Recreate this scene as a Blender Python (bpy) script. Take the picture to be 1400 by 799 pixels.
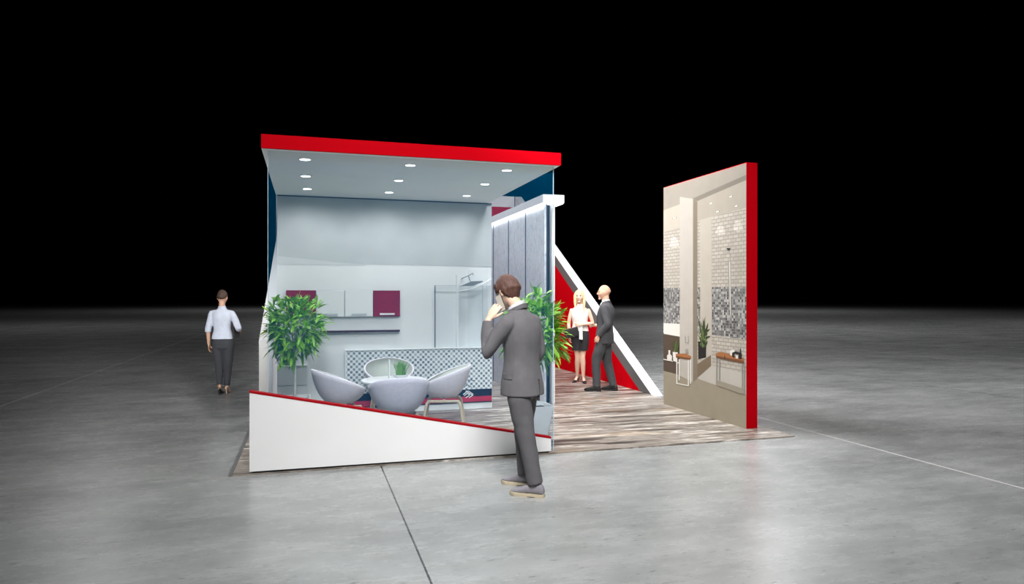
import bpy, bmesh, math, random
from mathutils import Vector, Matrix, noise

# ------------------------------------------------------------------ camera, world, lights, exposure
S = bpy.context.scene
COL = S.collection
PI = math.pi
for o in list(bpy.data.objects):
    bpy.data.objects.remove(o, do_unlink=True)

S.view_settings.view_transform = 'Standard'
S.view_settings.look = 'None'
S.view_settings.gamma = 1.0
S.view_settings.use_curve_mapping = False
S.view_settings.exposure = 0.0
S.cycles.use_denoising = True
S.cycles.max_bounces = 8
S.cycles.transparent_max_bounces = 24
S.cycles.sample_clamp_indirect = 4.0

EYE = 1.6
cam_d = bpy.data.cameras.new('camera')
cam_d.lens = 24.0
cam_d.sensor_width = 36.0
cam_d.shift_y = 0.0043
cam_d.clip_end = 500
cam = bpy.data.objects.new('camera', cam_d)
cam.location = (0, 0, EYE)
cam.rotation_euler = (PI / 2, 0, 0)
COL.objects.link(cam)
S.camera = cam

W = bpy.data.worlds.new('dark_hall')
S.world = W
W.use_nodes = True
W.node_tree.nodes['Background'].inputs[0].default_value = (0, 0, 0, 1)
W.node_tree.nodes['Background'].inputs[1].default_value = 0.0


def area_lamp(name, loc, target, power, size, spread=180, col=(1, 1, 1)):
    """an unseen round area lamp aimed at target"""
    d = bpy.data.lights.new(name, 'AREA')
    d.shape = 'DISK'
    d.size = size
    d.energy = power
    d.color = col
    d.spread = math.radians(spread)
    o = bpy.data.objects.new(name, d)
    o.location = loc
    o.rotation_euler = (Vector(target) - Vector(loc)).to_track_quat('-Z', 'Y').to_euler()
    COL.objects.link(o)
    return o


area_lamp('hall_flood_front', (0.1, 0.6, 6.8), (0.5, 6.3, 0.5), 212, 2.8, 80)
area_lamp('hall_flood_stand', (0.9, 9.0, 6.3), (2.8, 11.5, 0.8), 330, 1.6, 150)
area_lamp('hall_flood_side', (10.5, 10.0, 8.0), (9.5, 14.0, 0.0), 470, 2.5, 170)
area_lamp('hall_flood_aisle', (-8.0, 14.0, 9.0), (-7.5, 16.0, 0.0), 85, 2.5, 170)
area_lamp('hall_flood_rear', (12.0, 34.0, 14.0), (12.0, 34.0, 0.0), 1200, 4.0, 175)
area_lamp('hall_flood_rear', (-22.0, 36.0, 14.0), (-22.0, 36.0, 0.0), 380, 4.0, 175)
area_lamp('hall_flood_rear', (36.0, 36.0, 14.0), (36.0, 36.0, 0.0), 700, 4.0, 175)
area_lamp('hall_flood_far', (22.0, 76.0, 22.0), (22.0, 76.0, 0.0), 2300, 6.0, 175)
area_lamp('hall_flood_far', (-26.0, 80.0, 22.0), (-26.0, 80.0, 0.0), 1300, 6.0, 175)
area_lamp('tile_fill', (-1.1, 12.0, 6.4), (1.2, 12.4, 1.2), 235, 1.4, 150)  # added fill lamp, unseen, brightens the tile panels
area_lamp('walker_fill', (-3.4, -4.0, 4.6), (-4.73, 11.15, 1.2), 13, 0.6, 16)  # added narrow lamp, unseen, lights the back of the walking woman
area_lamp('ramp_fill', (-0.4, 3.2, 5.2), (2.6, 12.5, 1.8), 26, 0.8, 36)  # added lamp, unseen, brightens the right wall's white slope

# ------------------------------------------------------------------ the stand's own frame
TH = math.radians(16.64)
CT, ST = math.cos(TH), math.sin(TH)
P0 = (-2.479, 6.057)
PLAT = 0.015


def B(u, v, z=0.0):
    """u metres along the stand's front edge, v metres into its depth"""
    return Vector((P0[0] + u * CT - v * ST, P0[1] + u * ST + v * CT, z))


# ------------------------------------------------------------------ helpers
class MB:
    def __init__(s):
        s.bm = bmesh.new()
        s.mi = 0

    def face(s, vs):
        try:
            f = s.bm.faces.new(vs)
            f.material_index = s.mi
            return f
        except ValueError:
            return None

    def poly(s, pts):
        return s.face([s.bm.verts.new(p) for p in pts])

    def box(s, x0, x1, y0, y1, z0, z1, bev=0.0, seg=2):
        if bev:
            b2 = bmesh.new()
            bmesh.ops.create_cube(b2, size=1)
            for v in b2.verts:
                v.co = Vector(((x0 + x1) / 2 + v.co.x * (x1 - x0), (y0 + y1) / 2 + v.co.y * (y1 - y0), (z0 + z1) / 2 + v.co.z * (z1 - z0)))
            bmesh.ops.bevel(b2, geom=b2.edges[:], offset=bev, segments=seg, affect='EDGES', profile=0.5)
            s.merge(b2)
        else:
            v = [s.bm.verts.new((x, y, z)) for z in (z0, z1) for y in (y0, y1) for x in (x0, x1)]
            for q in ((0, 2, 3, 1), (4, 5, 7, 6), (0, 1, 5, 4), (2, 6, 7, 3), (0, 4, 6, 2), (1, 3, 7, 5)):
                s.face([v[i] for i in q])

    def merge(s, b2, M=None):
        m = {}
        for v in b2.verts:
            m[v] = s.bm.verts.new(M @ v.co if M else v.co)
        for f in b2.faces:
            s.face([m[v] for v in f.verts])
        b2.free()

    def prism(s, poly, to3, a0, a1):
        """extrude the 2-D outline poly from a0 to a1; to3(p, q, a) gives the 3-D point"""
        A = [s.bm.verts.new(to3(p, q, a0)) for p, q in poly]
        Z = [s.bm.verts.new(to3(p, q, a1)) for p, q in poly]
        n = len(poly)
        s.face(A[::-1])
        s.face(Z)
        for i in range(n):
            j = (i + 1) % n
            s.face([A[i], A[j], Z[j], Z[i]])

    def rings(s, rings, cap=True, closed=True):
        R = [[s.bm.verts.new(p) for p in r] for r in rings]
        n = len(R[0])
        for a, b in zip(R, R[1:]):
            for i in range(n if closed else n - 1):
                j = (i + 1) % n
                s.face([a[i], a[j], b[j], b[i]])
        if cap:
            s.face(R[0][::-1])
            s.face(R[-1])

    def lathe(s, prof, c=(0, 0, 0), n=32, sx=1.0, sy=1.0):
        rg = []
        for r, z in prof:
            r = max(r, 1e-4)
            rg.append([(c[0] + r * sx * math.cos(2 * PI * k / n), c[1] + r * sy * math.sin(2 * PI * k / n), c[2] + z) for k in range(n)])
        s.rings(rg)

    def loft(s, rings, n=18, sub=4, round_caps=True, power=2.0):
        """rings: (centre, half-axis a, half-axis b) vectors; smooth interpolation between them"""
        K = [(Vector(c), Vector(a), Vector(b)) for c, a, b in rings]

        def cr(p0, p1, p2, p3, t):
            return 0.5 * ((2 * p1) + (p2 - p0) * t + (2 * p0 - 5 * p1 + 4 * p2 - p3) * t * t + (3 * p1 - p0 - 3 * p2 + p3) * t ** 3)
        out = []
        m = len(K)
        for i in range(m - 1):
            k0, k1, k2, k3 = K[max(i - 1, 0)], K[i], K[i + 1], K[min(i + 2, m - 1)]
            for j in range(sub):
                t = j / sub
                out.append(tuple(cr(k0[q], k1[q], k2[q], k3[q], t) for q in range(3)))
        out.append(K[-1])
        if round_caps:
            def cap(k, kn):
                d = (k[0] - kn[0]).normalized() * (k[1].length + k[2].length) * 0.5
                return [(k[0] + d * math.sin(a), k[1] * math.cos(a), k[2] * math.cos(a)) for a in (0.5, 1.0, 1.4)]
            out = (cap(out[0], out[1])[::-1] if round_caps in (True, 'start') else []) + out + (cap(out[-1], out[-2]) if round_caps in (True, 'end') else [])
        rg = []
        for c, a, b in out:
            r = []
            for k in range(n):
                th = 2 * PI * k / n
                x, y = math.cos(th), math.sin(th)
                if power != 2.0:
                    x = math.copysign(abs(x) ** (2 / power), x)
                    y = math.copysign(abs(y) ** (2 / power), y)
                r.append(c + a * x + b * y)
            rg.append(r)
        s.rings(rg)

    def tube(s, pts, rad, n=10, sub=4, flat=1.0, side=None, round_caps=True):
        """a tapering tube along pts; flat scales the half-axis square to side"""
        P = [Vector(p) for p in pts]
        if not hasattr(rad, '__len__'):
            rad = [rad] * len(P)
        ref = Vector(side) if side else None
        K = []
        for i, p in enumerate(P):
            t = (P[min(i + 1, len(P) - 1)] - P[max(i - 1, 0)]).normalized()
            if ref is None:
                ref = t.orthogonal()
            a = (ref - t * ref.dot(t))
            a = a.normalized() if a.length > 1e-6 else t.orthogonal().normalized()
            ref = a if side is None else ref
            b = t.cross(a)
            K.append((p, a * rad[i], b * rad[i] * flat))
        s.loft(K, n, sub if len(P) > 2 else 1, round_caps)

    def ell(s, c, r, M=None, nu=16, nv=10):
        c = Vector(c)
        rg = []
        for i in range(nv + 1):
            ph = PI * (i / nv) - PI / 2
            cz, sz = max(math.cos(ph), 1e-3), math.sin(ph)
            ring = []
            for k in range(nu):
                th = 2 * PI * k / nu
                p = Vector((r[0] * cz * math.cos(th), r[1] * cz * math.sin(th), r[2] * sz))
                ring.append(c + (M @ p if M else p))
            rg.append(ring)
        s.rings(rg)

    def build(s, name, mat=None, parent=None, smooth=False, sharp=40, recalc=True, loc=None, rot=None):
        if recalc:
            bmesh.ops.recalc_face_normals(s.bm, faces=s.bm.faces[:])
        me = bpy.data.meshes.new(name)
        s.bm.to_mesh(me)
        s.bm.free()
        for m in (mat if isinstance(mat, (list, tuple)) else [mat]):
            if m:
                me.materials.append(m)
        if smooth:
            for p in me.polygons:
                p.use_smooth = True
            if sharp:
                me.set_sharp_from_angle(angle=math.radians(sharp))
        o = bpy.data.objects.new(name, me)
        COL.objects.link(o)
        if parent:
            o.parent = parent
        if loc is not None:
            o.location = loc
        if rot is not None:
            o.rotation_euler = (0, 0, rot) if not hasattr(rot, '__len__') else rot
        return o


def remeshed(mb, name, mat, parent, voxel, smooth=4, disp=None):
    """one continuous skin over everything in mb"""
    o = mb.build(name, mat, parent)
    m = o.modifiers.new('skin', 'REMESH')
    m.mode = 'VOXEL'
    m.voxel_size = voxel
    m.use_smooth_shade = True
    k = o.modifiers.new('relax', 'SMOOTH')
    k.iterations = smooth
    k.factor = 0.5
    dg = bpy.context.evaluated_depsgraph_get()
    dg.update()
    me = bpy.data.meshes.new_from_object(o.evaluated_get(dg))
    old = o.data
    o.modifiers.clear()
    o.data = me
    me.name = name
    bpy.data.meshes.remove(old)
    if not me.materials and mat:
        me.materials.append(mat)
    if disp:
        new = []
        for co, nr in [(v.co.copy(), v.normal.copy()) for v in me.vertices]:
            new.extend(co + nr * disp(co))
        me.vertices.foreach_set('co', new)
        me.update()
    for p in me.polygons:
        p.use_smooth = True
    return o


def tag(o, label=None, cat=None, group=None, kind=None):
    if label:
        o['label'] = label
    if cat:
        o['category'] = cat
    if group:
        o['group'] = group
    if kind:
        o['kind'] = kind
    return o


def thing(name, label, cat, loc=(0, 0, 0), rz=0.0, group=None, kind=None):
    o = bpy.data.objects.new(name, None)
    o.empty_display_size = 0.1
    o.location = loc
    o.rotation_euler = (0, 0, rz)
    COL.objects.link(o)
    return tag(o, label, cat, group, kind)


def copy_tree(o, parent=None):
    c = o.copy()
    COL.objects.link(c)
    if parent:
        c.parent = parent
    for ch in list(o.children):
        copy_tree(ch, c)
    return c


# ------------------------------------------------------------------ materials
def lin(c):
    return tuple((x / 255 / 12.92) if x / 255 <= 0.04045 else ((x / 255 + 0.055) / 1.055) ** 2.4 for x in c)


def mat(name, rgb, rough=0.5, metal=0.0, spec=0.5, var=0.0, vscale=20.0, bump=0.0, bscale=200.0, emit=None, estr=0.0, sheen=0.0, stretch=None):
    m = bpy.data.materials.new(name)
    m.use_nodes = True
    nt = m.node_tree
    p = nt.nodes['Principled BSDF']
    c = lin(rgb)
    p.inputs['Base Color'].default_value = (*c, 1)
    p.inputs['Roughness'].default_value = rough
    p.inputs['Metallic'].default_value = metal
    p.inputs['Specular IOR Level'].default_value = spec
    if sheen:
        p.inputs['Sheen Weight'].default_value = sheen
    tc = None
    if var or bump:
        tc = nt.nodes.new('ShaderNodeTexCoord')
        src = tc.outputs['Object']
        if stretch:
            mp = nt.nodes.new('ShaderNodeMapping')
            mp.inputs['Scale'].default_value = stretch
            nt.links.new(src, mp.inputs[0])
            src = mp.outputs[0]
    if var:
        n = nt.nodes.new('ShaderNodeTexNoise')
        n.inputs['Scale'].default_value = vscale
        n.inputs['Detail'].default_value = 4
        nt.links.new(src, n.inputs['Vector'])
        r = nt.nodes.new('ShaderNodeValToRGB')
        r.color_ramp.elements[0].position = 0.3
        r.color_ramp.elements[1].position = 0.7
        r.color_ramp.elements[0].color = (*[max(0, x * (1 - var)) for x in c], 1)
        r.color_ramp.elements[1].color = (*[min(1, x * (1 + var)) for x in c], 1)
        nt.links.new(n.outputs['Fac'], r.inputs[0])
        nt.links.new(r.outputs[0], p.inputs['Base Color'])
    if bump:
        n = nt.nodes.new('ShaderNodeTexNoise')
        n.inputs['Scale'].default_value = bscale
        n.inputs['Detail'].default_value = 3
        nt.links.new(src, n.inputs['Vector'])
        b = nt.nodes.new('ShaderNodeBump')
        b.inputs['Strength'].default_value = bump
        b.inputs['Distance'].default_value = 0.01
        nt.links.new(n.outputs['Fac'], b.inputs['Height'])
        nt.links.new(b.outputs[0], p.inputs['Normal'])
    if emit:
        p.inputs['Emission Color'].default_value = (*lin(emit), 1)
        p.inputs['Emission Strength'].default_value = estr
    return m


def mathn(nt, op, a, b=None):
    n = nt.nodes.new('ShaderNodeMath')
    n.operation = op
    for i, x in enumerate((a, b)):
        if x is None:
            continue
        if isinstance(x, (int, float)):
            n.inputs[i].default_value = x
        else:
            nt.links.new(x, n.inputs[i])
    return n.outputs[0]


def mixc(nt, f, a, b):
    n = nt.nodes.new('ShaderNodeMix')
    n.data_type = 'RGBA'
    for i, x in ((0, f), (6, a), (7, b)):
        if isinstance(x, (int, float)):
            n.inputs[i].default_value = x
        elif isinstance(x, tuple):
            n.inputs[i].default_value = (*x, 1)
        else:
            nt.links.new(x, n.inputs[i])
    return n.outputs[2]


def ramp(nt, src, stops):
    r = nt.nodes.new('ShaderNodeValToRGB')
    e = r.color_ramp.elements
    while len(e) < len(stops):
        e.new(0.5)
    for el, (pos, c) in zip(e, stops):
        el.position = pos
        el.color = (*lin(c), 1)
    nt.links.new(src, r.inputs[0])
    return r.outputs[0]


def noise_n(nt, vec, scale, detail=4, rough=0.5, mapping=None):
    if mapping:
        mp = nt.nodes.new('ShaderNodeMapping')
        mp.inputs['Scale'].default_value = mapping
        nt.links.new(vec, mp.inputs[0])
        vec = mp.outputs[0]
    n = nt.nodes.new('ShaderNodeTexNoise')
    n.inputs['Scale'].default_value = scale
    n.inputs['Detail'].default_value = detail
    n.inputs['Roughness'].default_value = rough
    nt.links.new(vec, n.inputs['Vector'])
    return n.outputs['Fac']


def new_nodes(name):
    m = bpy.data.materials.new(name)
    m.use_nodes = True
    nt = m.node_tree
    tc = nt.nodes.new('ShaderNodeTexCoord')
    return m, nt, nt.nodes['Principled BSDF'], tc.outputs['Object']


def concrete():
    m, nt, p, co = new_nodes('polished_concrete')
    a = noise_n(nt, co, 0.8, 8, 0.65, (0.7, 1.2, 1))
    b = noise_n(nt, co, 4.0, 9, 0.72, (0.5, 1.5, 1))
    c = noise_n(nt, co, 20.0, 5, 0.7, (0.42, 1.5, 1))
    s = mathn(nt, 'ADD', mathn(nt, 'MULTIPLY', a, 0.65), mathn(nt, 'MULTIPLY', b, 0.35))
    col = ramp(nt, s, [(0.32, (120, 120, 121)), (0.5, (150, 152, 151)), (0.66, (172, 173, 173))])
    spots = ramp(nt, c, [(0.33, (60, 60, 60)), (0.40, (255, 255, 255))])
    mu = nt.nodes.new('ShaderNodeMix')
    mu.data_type = 'RGBA'
    mu.blend_type = 'MULTIPLY'
    mu.inputs[0].default_value = 0.5
    nt.links.new(col, mu.inputs[6])
    nt.links.new(spots, mu.inputs[7])
    sp = nt.nodes.new('ShaderNodeSeparateXYZ')
    nt.links.new(co, sp.inputs[0])

    def line(src, period, off, w):
        q = mathn(nt, 'MODULO', mathn(nt, 'ADD', src, 1000 * period - off + period / 2), period)
        return mathn(nt, 'LESS_THAN', mathn(nt, 'ABSOLUTE', mathn(nt, 'SUBTRACT', q, period / 2)), w)
    lu = line(sp.outputs[0], 10.0, 1.30, 0.006)     # dark open joint
    lu2 = line(sp.outputs[0], 10.0, -3.65, 0.012)   # joints painted pale, in place of the light they reflect
    lv = line(sp.outputs[1], 5.0, -0.012, 0.007)  # cross joints, reflected light painted in as a pale line too
    col = mixc(nt, mathn(nt, 'MULTIPLY', lv, 0.30), mu.outputs[2], lin((215, 213, 210)))
    col = mixc(nt, mathn(nt, 'MULTIPLY', lu2, 0.8), col, lin((235, 233, 230)))
    col = mixc(nt, lu, col, lin((40, 42, 42)))
    nt.links.new(col, p.inputs['Base Color'])
    rr = mathn(nt, 'ADD', mathn(nt, 'MULTIPLY', b, 0.10), 0.22)
    nt.links.new(rr, p.inputs['Roughness'])
    p.inputs['Specular IOR Level'].default_value = 0.5
    bp = nt.nodes.new('ShaderNodeBump')
    bp.inputs['Strength'].default_value = 0.10
    bp.inputs['Distance'].default_value = 0.02
    nt.links.new(b, bp.inputs['Height'])
    nt.links.new(bp.outputs[0], p.inputs['Normal'])
    return m


def driftwood():
    m, nt, p, co = new_nodes('driftwood_tiles')
    a = noise_n(nt, co, 1.7, 6, 0.62, (0.42, 4.2, 1))
    b = noise_n(nt, co, 1.1, 5, 0.6, (0.5, 2.2, 1))
    g = noise_n(nt, co, 0.9, 3, 0.5, (0.6, 2.5, 1))
    s = mathn(nt, 'ADD', mathn(nt, 'MULTIPLY', a, 0.72), mathn(nt, 'MULTIPLY', b, 0.28))
    col = ramp(nt, s, [(0.38, (34, 29, 26)), (0.44, (92, 83, 76)), (0.485, (158, 149, 140)), (0.525, (98, 89, 81)), (0.56, (216, 210, 202)), (0.60, (140, 128, 116)), (0.66, (70, 60, 52))])
    gold = ramp(nt, g, [(0.56, (0, 0, 0)), (0.68, (150, 150, 150))])
    col = mixc(nt, gold, col, lin((176, 140, 92)))
    sp = nt.nodes.new('ShaderNodeSeparateXYZ')
    nt.links.new(co, sp.inputs[0])

    def line(src, period, off, w):
        q = mathn(nt, 'MODULO', mathn(nt, 'ADD', src, 100 * period - off), period)
        return mathn(nt, 'LESS_THAN', q, w)
    l = mathn(nt, 'MAXIMUM', line(sp.outputs[0], 1.2, 0.35, 0.005), line(sp.outputs[1], 0.6, 0.1, 0.005))
    col = mixc(nt, mathn(nt, 'MULTIPLY', l, 0.45), col, lin((92, 84, 78)))
    nt.links.new(col, p.inputs['Base Color'])
    p.inputs['Roughness'].default_value = 0.38
    return m


def mosaic(name, s, dark, mid, light, grout, p_dark=0.5, checker=True):
    """small square tiles on a wall; x runs along the wall, z up"""
    m, nt, p, co = new_nodes(name)
    sp = nt.nodes.new('ShaderNodeSeparateXYZ')
    nt.links.new(co, sp.inputs[0])
    x = mathn(nt, 'DIVIDE', mathn(nt, 'ADD', mathn(nt, 'ADD', sp.outputs[0], sp.outputs[1]), 50), s)
    z = mathn(nt, 'DIVIDE', mathn(nt, 'ADD', sp.outputs[2], 50), s)
    fx, fz = mathn(nt, 'FLOOR', x), mathn(nt, 'FLOOR', z)
    cb = nt.nodes.new('ShaderNodeCombineXYZ')
    nt.links.new(fx, cb.inputs[0])
    nt.links.new(fz, cb.inputs[1])
    wn = nt.nodes.new('ShaderNodeTexWhiteNoise')
    nt.links.new(cb.outputs[0], wn.inputs['Vector'])
    if checker:
        par = mathn(nt, 'MODULO', mathn(nt, 'ADD', fx, fz), 2.0)
        v = mathn(nt, 'ADD', mathn(nt, 'MULTIPLY', par, 0.55), mathn(nt, 'MULTIPLY', wn.outputs['Value'], 0.44))
        col = ramp(nt, v, [(0.12, dark), (0.40, mid), (0.56, light), (0.9, light)])
    else:
        col = ramp(nt, wn.outputs['Value'], [(0.0, dark), (p_dark, mid), (1.0, light)])
    gx = mathn(nt, 'FRACT', x)
    gz = mathn(nt, 'FRACT', z)
    gr = mathn(nt, 'MAXIMUM', mathn(nt, 'LESS_THAN', gx, 0.14), mathn(nt, 'LESS_THAN', gz, 0.14))
    col = mixc(nt, gr, col, lin(grout))
    nt.links.new(col, p.inputs['Base Color'])
    p.inputs['Roughness'].default_value = 0.35
    return m


def bricks(name, c1, c2, grout, bw, bh):
    m, nt, p, co = new_nodes(name)
    sp = nt.nodes.new('ShaderNodeSeparateXYZ')
    nt.links.new(co, sp.inputs[0])
    cb = nt.nodes.new('ShaderNodeCombineXYZ')
    nt.links.new(mathn(nt, 'ADD', sp.outputs[0], sp.outputs[1]), cb.inputs[0])
    nt.links.new(sp.outputs[2], cb.inputs[1])
    b = nt.nodes.new('ShaderNodeTexBrick')
    nt.links.new(cb.outputs[0], b.inputs['Vector'])
    b.inputs['Color1'].default_value = (*lin(c1), 1)
    b.inputs['Color2'].default_value = (*lin(c2), 1)
    b.inputs['Mortar'].default_value = (*lin(grout), 1)
    b.inputs['Scale'].default_value = 1.0
    b.inputs['Mortar Size'].default_value = bh * 0.13
    b.inputs['Brick Width'].default_value = bw
    b.inputs['Row Height'].default_value = bh
    nt.links.new(b.outputs['Color'], p.inputs['Base Color'])
    p.inputs['Roughness'].default_value = 0.6
    return m


def tile_stripes():
    m, nt, p, co = new_nodes('pressed_tile_panel')
    a = noise_n(nt, co, 5.0, 6, 0.7, (1, 6.0, 0.7))
    b = noise_n(nt, co, 26.0, 3, 0.6, (1, 1.0, 0.45))
    s = mathn(nt, 'ADD', mathn(nt, 'MULTIPLY', a, 0.6), mathn(nt, 'MULTIPLY', b, 0.4))
    col = ramp(nt, s, [(0.32, (150, 148, 156)), (0.45, (188, 194, 202)), (0.53, (214, 218, 224)), (0.60, (196, 184, 182)), (0.68, (168, 170, 180))])
    nt.links.new(col, p.inputs['Base Color'])
    p.inputs['Roughness'].default_value = 0.5
    return m


def tinted_pane(name, tint, film, amount):
    """clear pane under a thin coloured film: lets most light through and scatters a little"""
    m = bpy.data.materials.new(name)
    m.use_nodes = True
    nt = m.node_tree
    nt.nodes.remove(nt.nodes['Principled BSDF'])
    out = nt.nodes['Material Output']
    t = nt.nodes.new('ShaderNodeBsdfTransparent')
    t.inputs[0].default_value = (*tint, 1)
    d = nt.nodes.new('ShaderNodeBsdfDiffuse')
    d.inputs[0].default_value = (*film, 1)
    mx = nt.nodes.new('ShaderNodeMixShader')
    mx.inputs[0].default_value = amount
    nt.links.new(t.outputs[0], mx.inputs[1])
    nt.links.new(d.outputs[0], mx.inputs[2])
    nt.links.new(mx.outputs[0], out.inputs[0])
    return m


M = dict(
    concrete=concrete(), wood_floor=driftwood(),
    white=mat('white_board', (240, 240, 239), 0.55, var=0.015, vscale=2),
    soffit=mat('soffit_board', (244, 246, 247), 0.6, var=0.02, vscale=2),
    red=mat('red_laminate', (190, 0, 16), 0.7, spec=0.03, var=0.03, vscale=1.5),
    red_cap=mat('dark_red_edge', (158, 2, 18), 0.6, spec=0.1, var=0.03),
    black=mat('black_shade', (14, 14, 15), 0.7, var=0.1),  # near-black standing in for shade in gaps
    grey_band=mat('graphite_band', (92, 92, 92), 0.6, var=0.04),
    alu=mat('aluminium_edge', (140, 141, 142), 0.35, 0.7, var=0.05),
    glass=tinted_pane('blue_tinted_glass', (0.925, 0.95, 0.965), (0.0, 0.27, 0.62), 0.048),
    glass_edge=mat('glass_edge', (196, 214, 226), 0.2, var=0.03),
    lamp=mat('lamp_disc', (255, 255, 255), 0.4, emit=(255, 252, 246), estr=9.0, var=0.01),
    led=mat('led_strip', (255, 255, 255), 0.4, emit=(255, 253, 250), estr=3.2, var=0.01),
    upper_grey=mat('pale_grey_upper', (196, 200, 200), 0.6, var=0.05, vscale=3),
    mid_strip=mat('mid_grey_strip', (212, 215, 215), 0.6, var=0.03, vscale=3),
    mural_white=mat('white_mural', (236, 238, 238), 0.6, var=0.02, vscale=3),
    cab_white=mat('white_lacquer', (238, 240, 240), 0.35, var=0.01),
    cab_red=mat('wine_lacquer', (142, 26, 58), 0.3, var=0.12, vscale=4),
    dark_wine=mat('dark_wine_board', (62, 22, 40), 0.4, var=0.1),
    navy=mat('navy_band', (22, 28, 48), 0.45, var=0.08),
    wine_band=mat('wine_red_band', (178, 40, 72), 0.4, var=0.2, vscale=3, stretch=(1, 1, 12)),
    seam=mat('grey_seam', (120, 126, 130), 0.6, var=0.05),
    chrome=mat('brushed_chrome', (176, 182, 186), 0.25, 0.8, var=0.05),
    mosaic=mosaic('blue_grey_mosaic', 0.036, (112, 126, 138), (160, 172, 180), (236, 238, 238), (222, 228, 228)),
    shell=mat('lilac_felt', (238, 230, 238), 0.85, var=0.05, vscale=40, bump=0.15, bscale=260, sheen=0.2),
    lining=mat('sage_felt', (186, 190, 180), 0.9, var=0.05, vscale=40, bump=0.15, bscale=260),
    oak=mat('pale_oak', (206, 190, 164), 0.5, var=0.12, vscale=8, stretch=(6, 6, 1)),
    table=mat('white_tabletop', (240, 240, 240), 0.35, var=0.01),
    pot=mat('white_ceramic', (232, 233, 232), 0.35, var=0.02, vscale=6),
    soil=mat('dark_soil', (48, 36, 28), 0.95, var=0.3, vscale=60, bump=0.6, bscale=120),
    stem=mat('pale_stem', (204, 206, 196), 0.6, var=0.1),
    leaf=mat('bright_green_leaf', (128, 182, 52), 0.42, var=0.26, vscale=7),
    grass=mat('sage_green_blade', (112, 160, 84), 0.5, var=0.2, vscale=30),
    tile=tile_stripes(),
    panel_white=mat('panel_edge', (226, 226, 226), 0.5, var=0.02),
    lintel=mat('lintel_board', (206, 206, 208), 0.55, var=0.015, vscale=2),
    groove=mat('dark_groove', (70, 76, 84), 0.6, var=0.05),
)

# ------------------------------------------------------------------ floor, platform
fl = MB()
fl.box(-140, 140, -60, 170, -0.2, 0)
tag(fl.build('floor', M['concrete'], loc=B(0, 0), rot=TH), 'polished grey concrete hall floor with joint lines', 'floor', kind='structure')

pl = MB()
pl.box(0, 5.94, 0, 10.95, 0.0, PLAT)
plat = tag(pl.build('platform', M['wood_floor'], loc=B(0, 0), rot=TH), 'low platform of streaky driftwood tiles under the stand', 'platform', kind='structure')
e = MB()
e.box(-0.035, 0.0, 0.0, 10.95, 0, PLAT + 0.003)
e.build('edge_trim', M['alu'], plat)

# ------------------------------------------------------------------ walls of the stand
def yz(a0):
    return lambda p, q, a: (a, p, q)


def xz(p, q, a):
    return (p, a, q)


wk = MB()
wk.box(0.254, 3.165, 0, 0.09, PLAT, 2.935)
wall_back = tag(wk.build('wall_back', M['mural_white'], loc=B(0, 2.955), rot=TH), 'pale printed kitchen wall at the back of the glazed room', 'wall', kind='structure')
# the wall covering: grey upper field, mid-grey strip, white wall below
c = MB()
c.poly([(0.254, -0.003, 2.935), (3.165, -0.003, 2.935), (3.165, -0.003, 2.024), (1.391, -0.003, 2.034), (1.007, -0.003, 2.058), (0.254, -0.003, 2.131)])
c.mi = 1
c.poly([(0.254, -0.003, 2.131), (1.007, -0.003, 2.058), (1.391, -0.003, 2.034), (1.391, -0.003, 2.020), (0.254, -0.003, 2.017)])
c.build('wall_covering', [M['upper_grey'], M['mid_strip']], wall_back)
c = MB()
c.box(0.254, 3.165, -0.012, -0.003, 2.92, 2.934)
c.build('trim', M['groove'], wall_back)

wl = MB()
wl.prism([(3.4, 0.0), (3.4, 1.0), (10.9, 3.55), (10.9, 0.0)], lambda p, q, a: (a, p, q), -0.215, -0.037)
wl.bm.verts.ensure_lookup_table()
tag(wl.build('wall_left', M['white'], loc=B(0.215, 0), rot=TH), 'white side wall whose sloping front starts behind the left plant', 'wall', kind='structure')

wr = MB()
wr.prism([(3.35, 0.0), (10.95, 4.27), (10.95, 0.0)], lambda p, q, a: (a, p, q), 5.948, 6.125)
wall_right = tag(wr.build('wall_right', M['white'], loc=B(0, 0), rot=TH), 'red triangular side wall with white sloping top edge', 'wall', kind='structure')
k = 4.27 / 7.6
g = MB()
g.prism([(3.40, 0.018), (9.4, (9.4 - 3.35) * k - 0.028), (9.4, (9.4 - 3.35) * k - 0.24), (3.40 + 0.3775, 0.018)], lambda p, q, a: (a, p, q), 5.942, 5.948)
g.build('grey_band', M['grey_band'], wall_right)
g = MB()
g.prism([(3.40 + 0.3775, 0.018), (10.45, (10.45 - 3.35) * k - 0.24), (10.9, (10.45 - 3.35) * k - 0.24), (10.9, 0.018)], lambda p, q, a: (a, p, q), 5.943, 5.948)
g.build('red_panel', M['red'], wall_right)

wb = MB()
wb.box(-0.1, 5.93, 10.96, 11.1, 0, 4.27)
wall_rear = tag(wb.build('wall_rear', M['white'], loc=B(0, 0), rot=TH), 'tall red rear wall with white top band', 'wall', kind='structure')
g = MB()
g.box(0.0, 5.93, 10.952, 10.96, 0.018, 3.98)
g.build('red_panel', M['red'], wall_rear)

# ------------------------------------------------------------------ canopy with nine downlights
can = thing('canopy', 'flat canopy with red front edge and pale underside over the glazed room', 'canopy', B(0, 0, 2.935), TH)
b = MB()
b.box(0.238, 3.108, 0.03, 3.05, 0.0, 0.12)
b.build('soffit', M['soffit'], can)
b = MB()
b.box(0.238, 3.108, 0.0, 0.03, 0.0, 0.125)
b.build('fascia', M['red'], can)
b = MB()
b.box(0.238, 3.108, 0.03, 3.05, 0.12, 0.125)
b.build('roof_sheet', M['red'], can)

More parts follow.
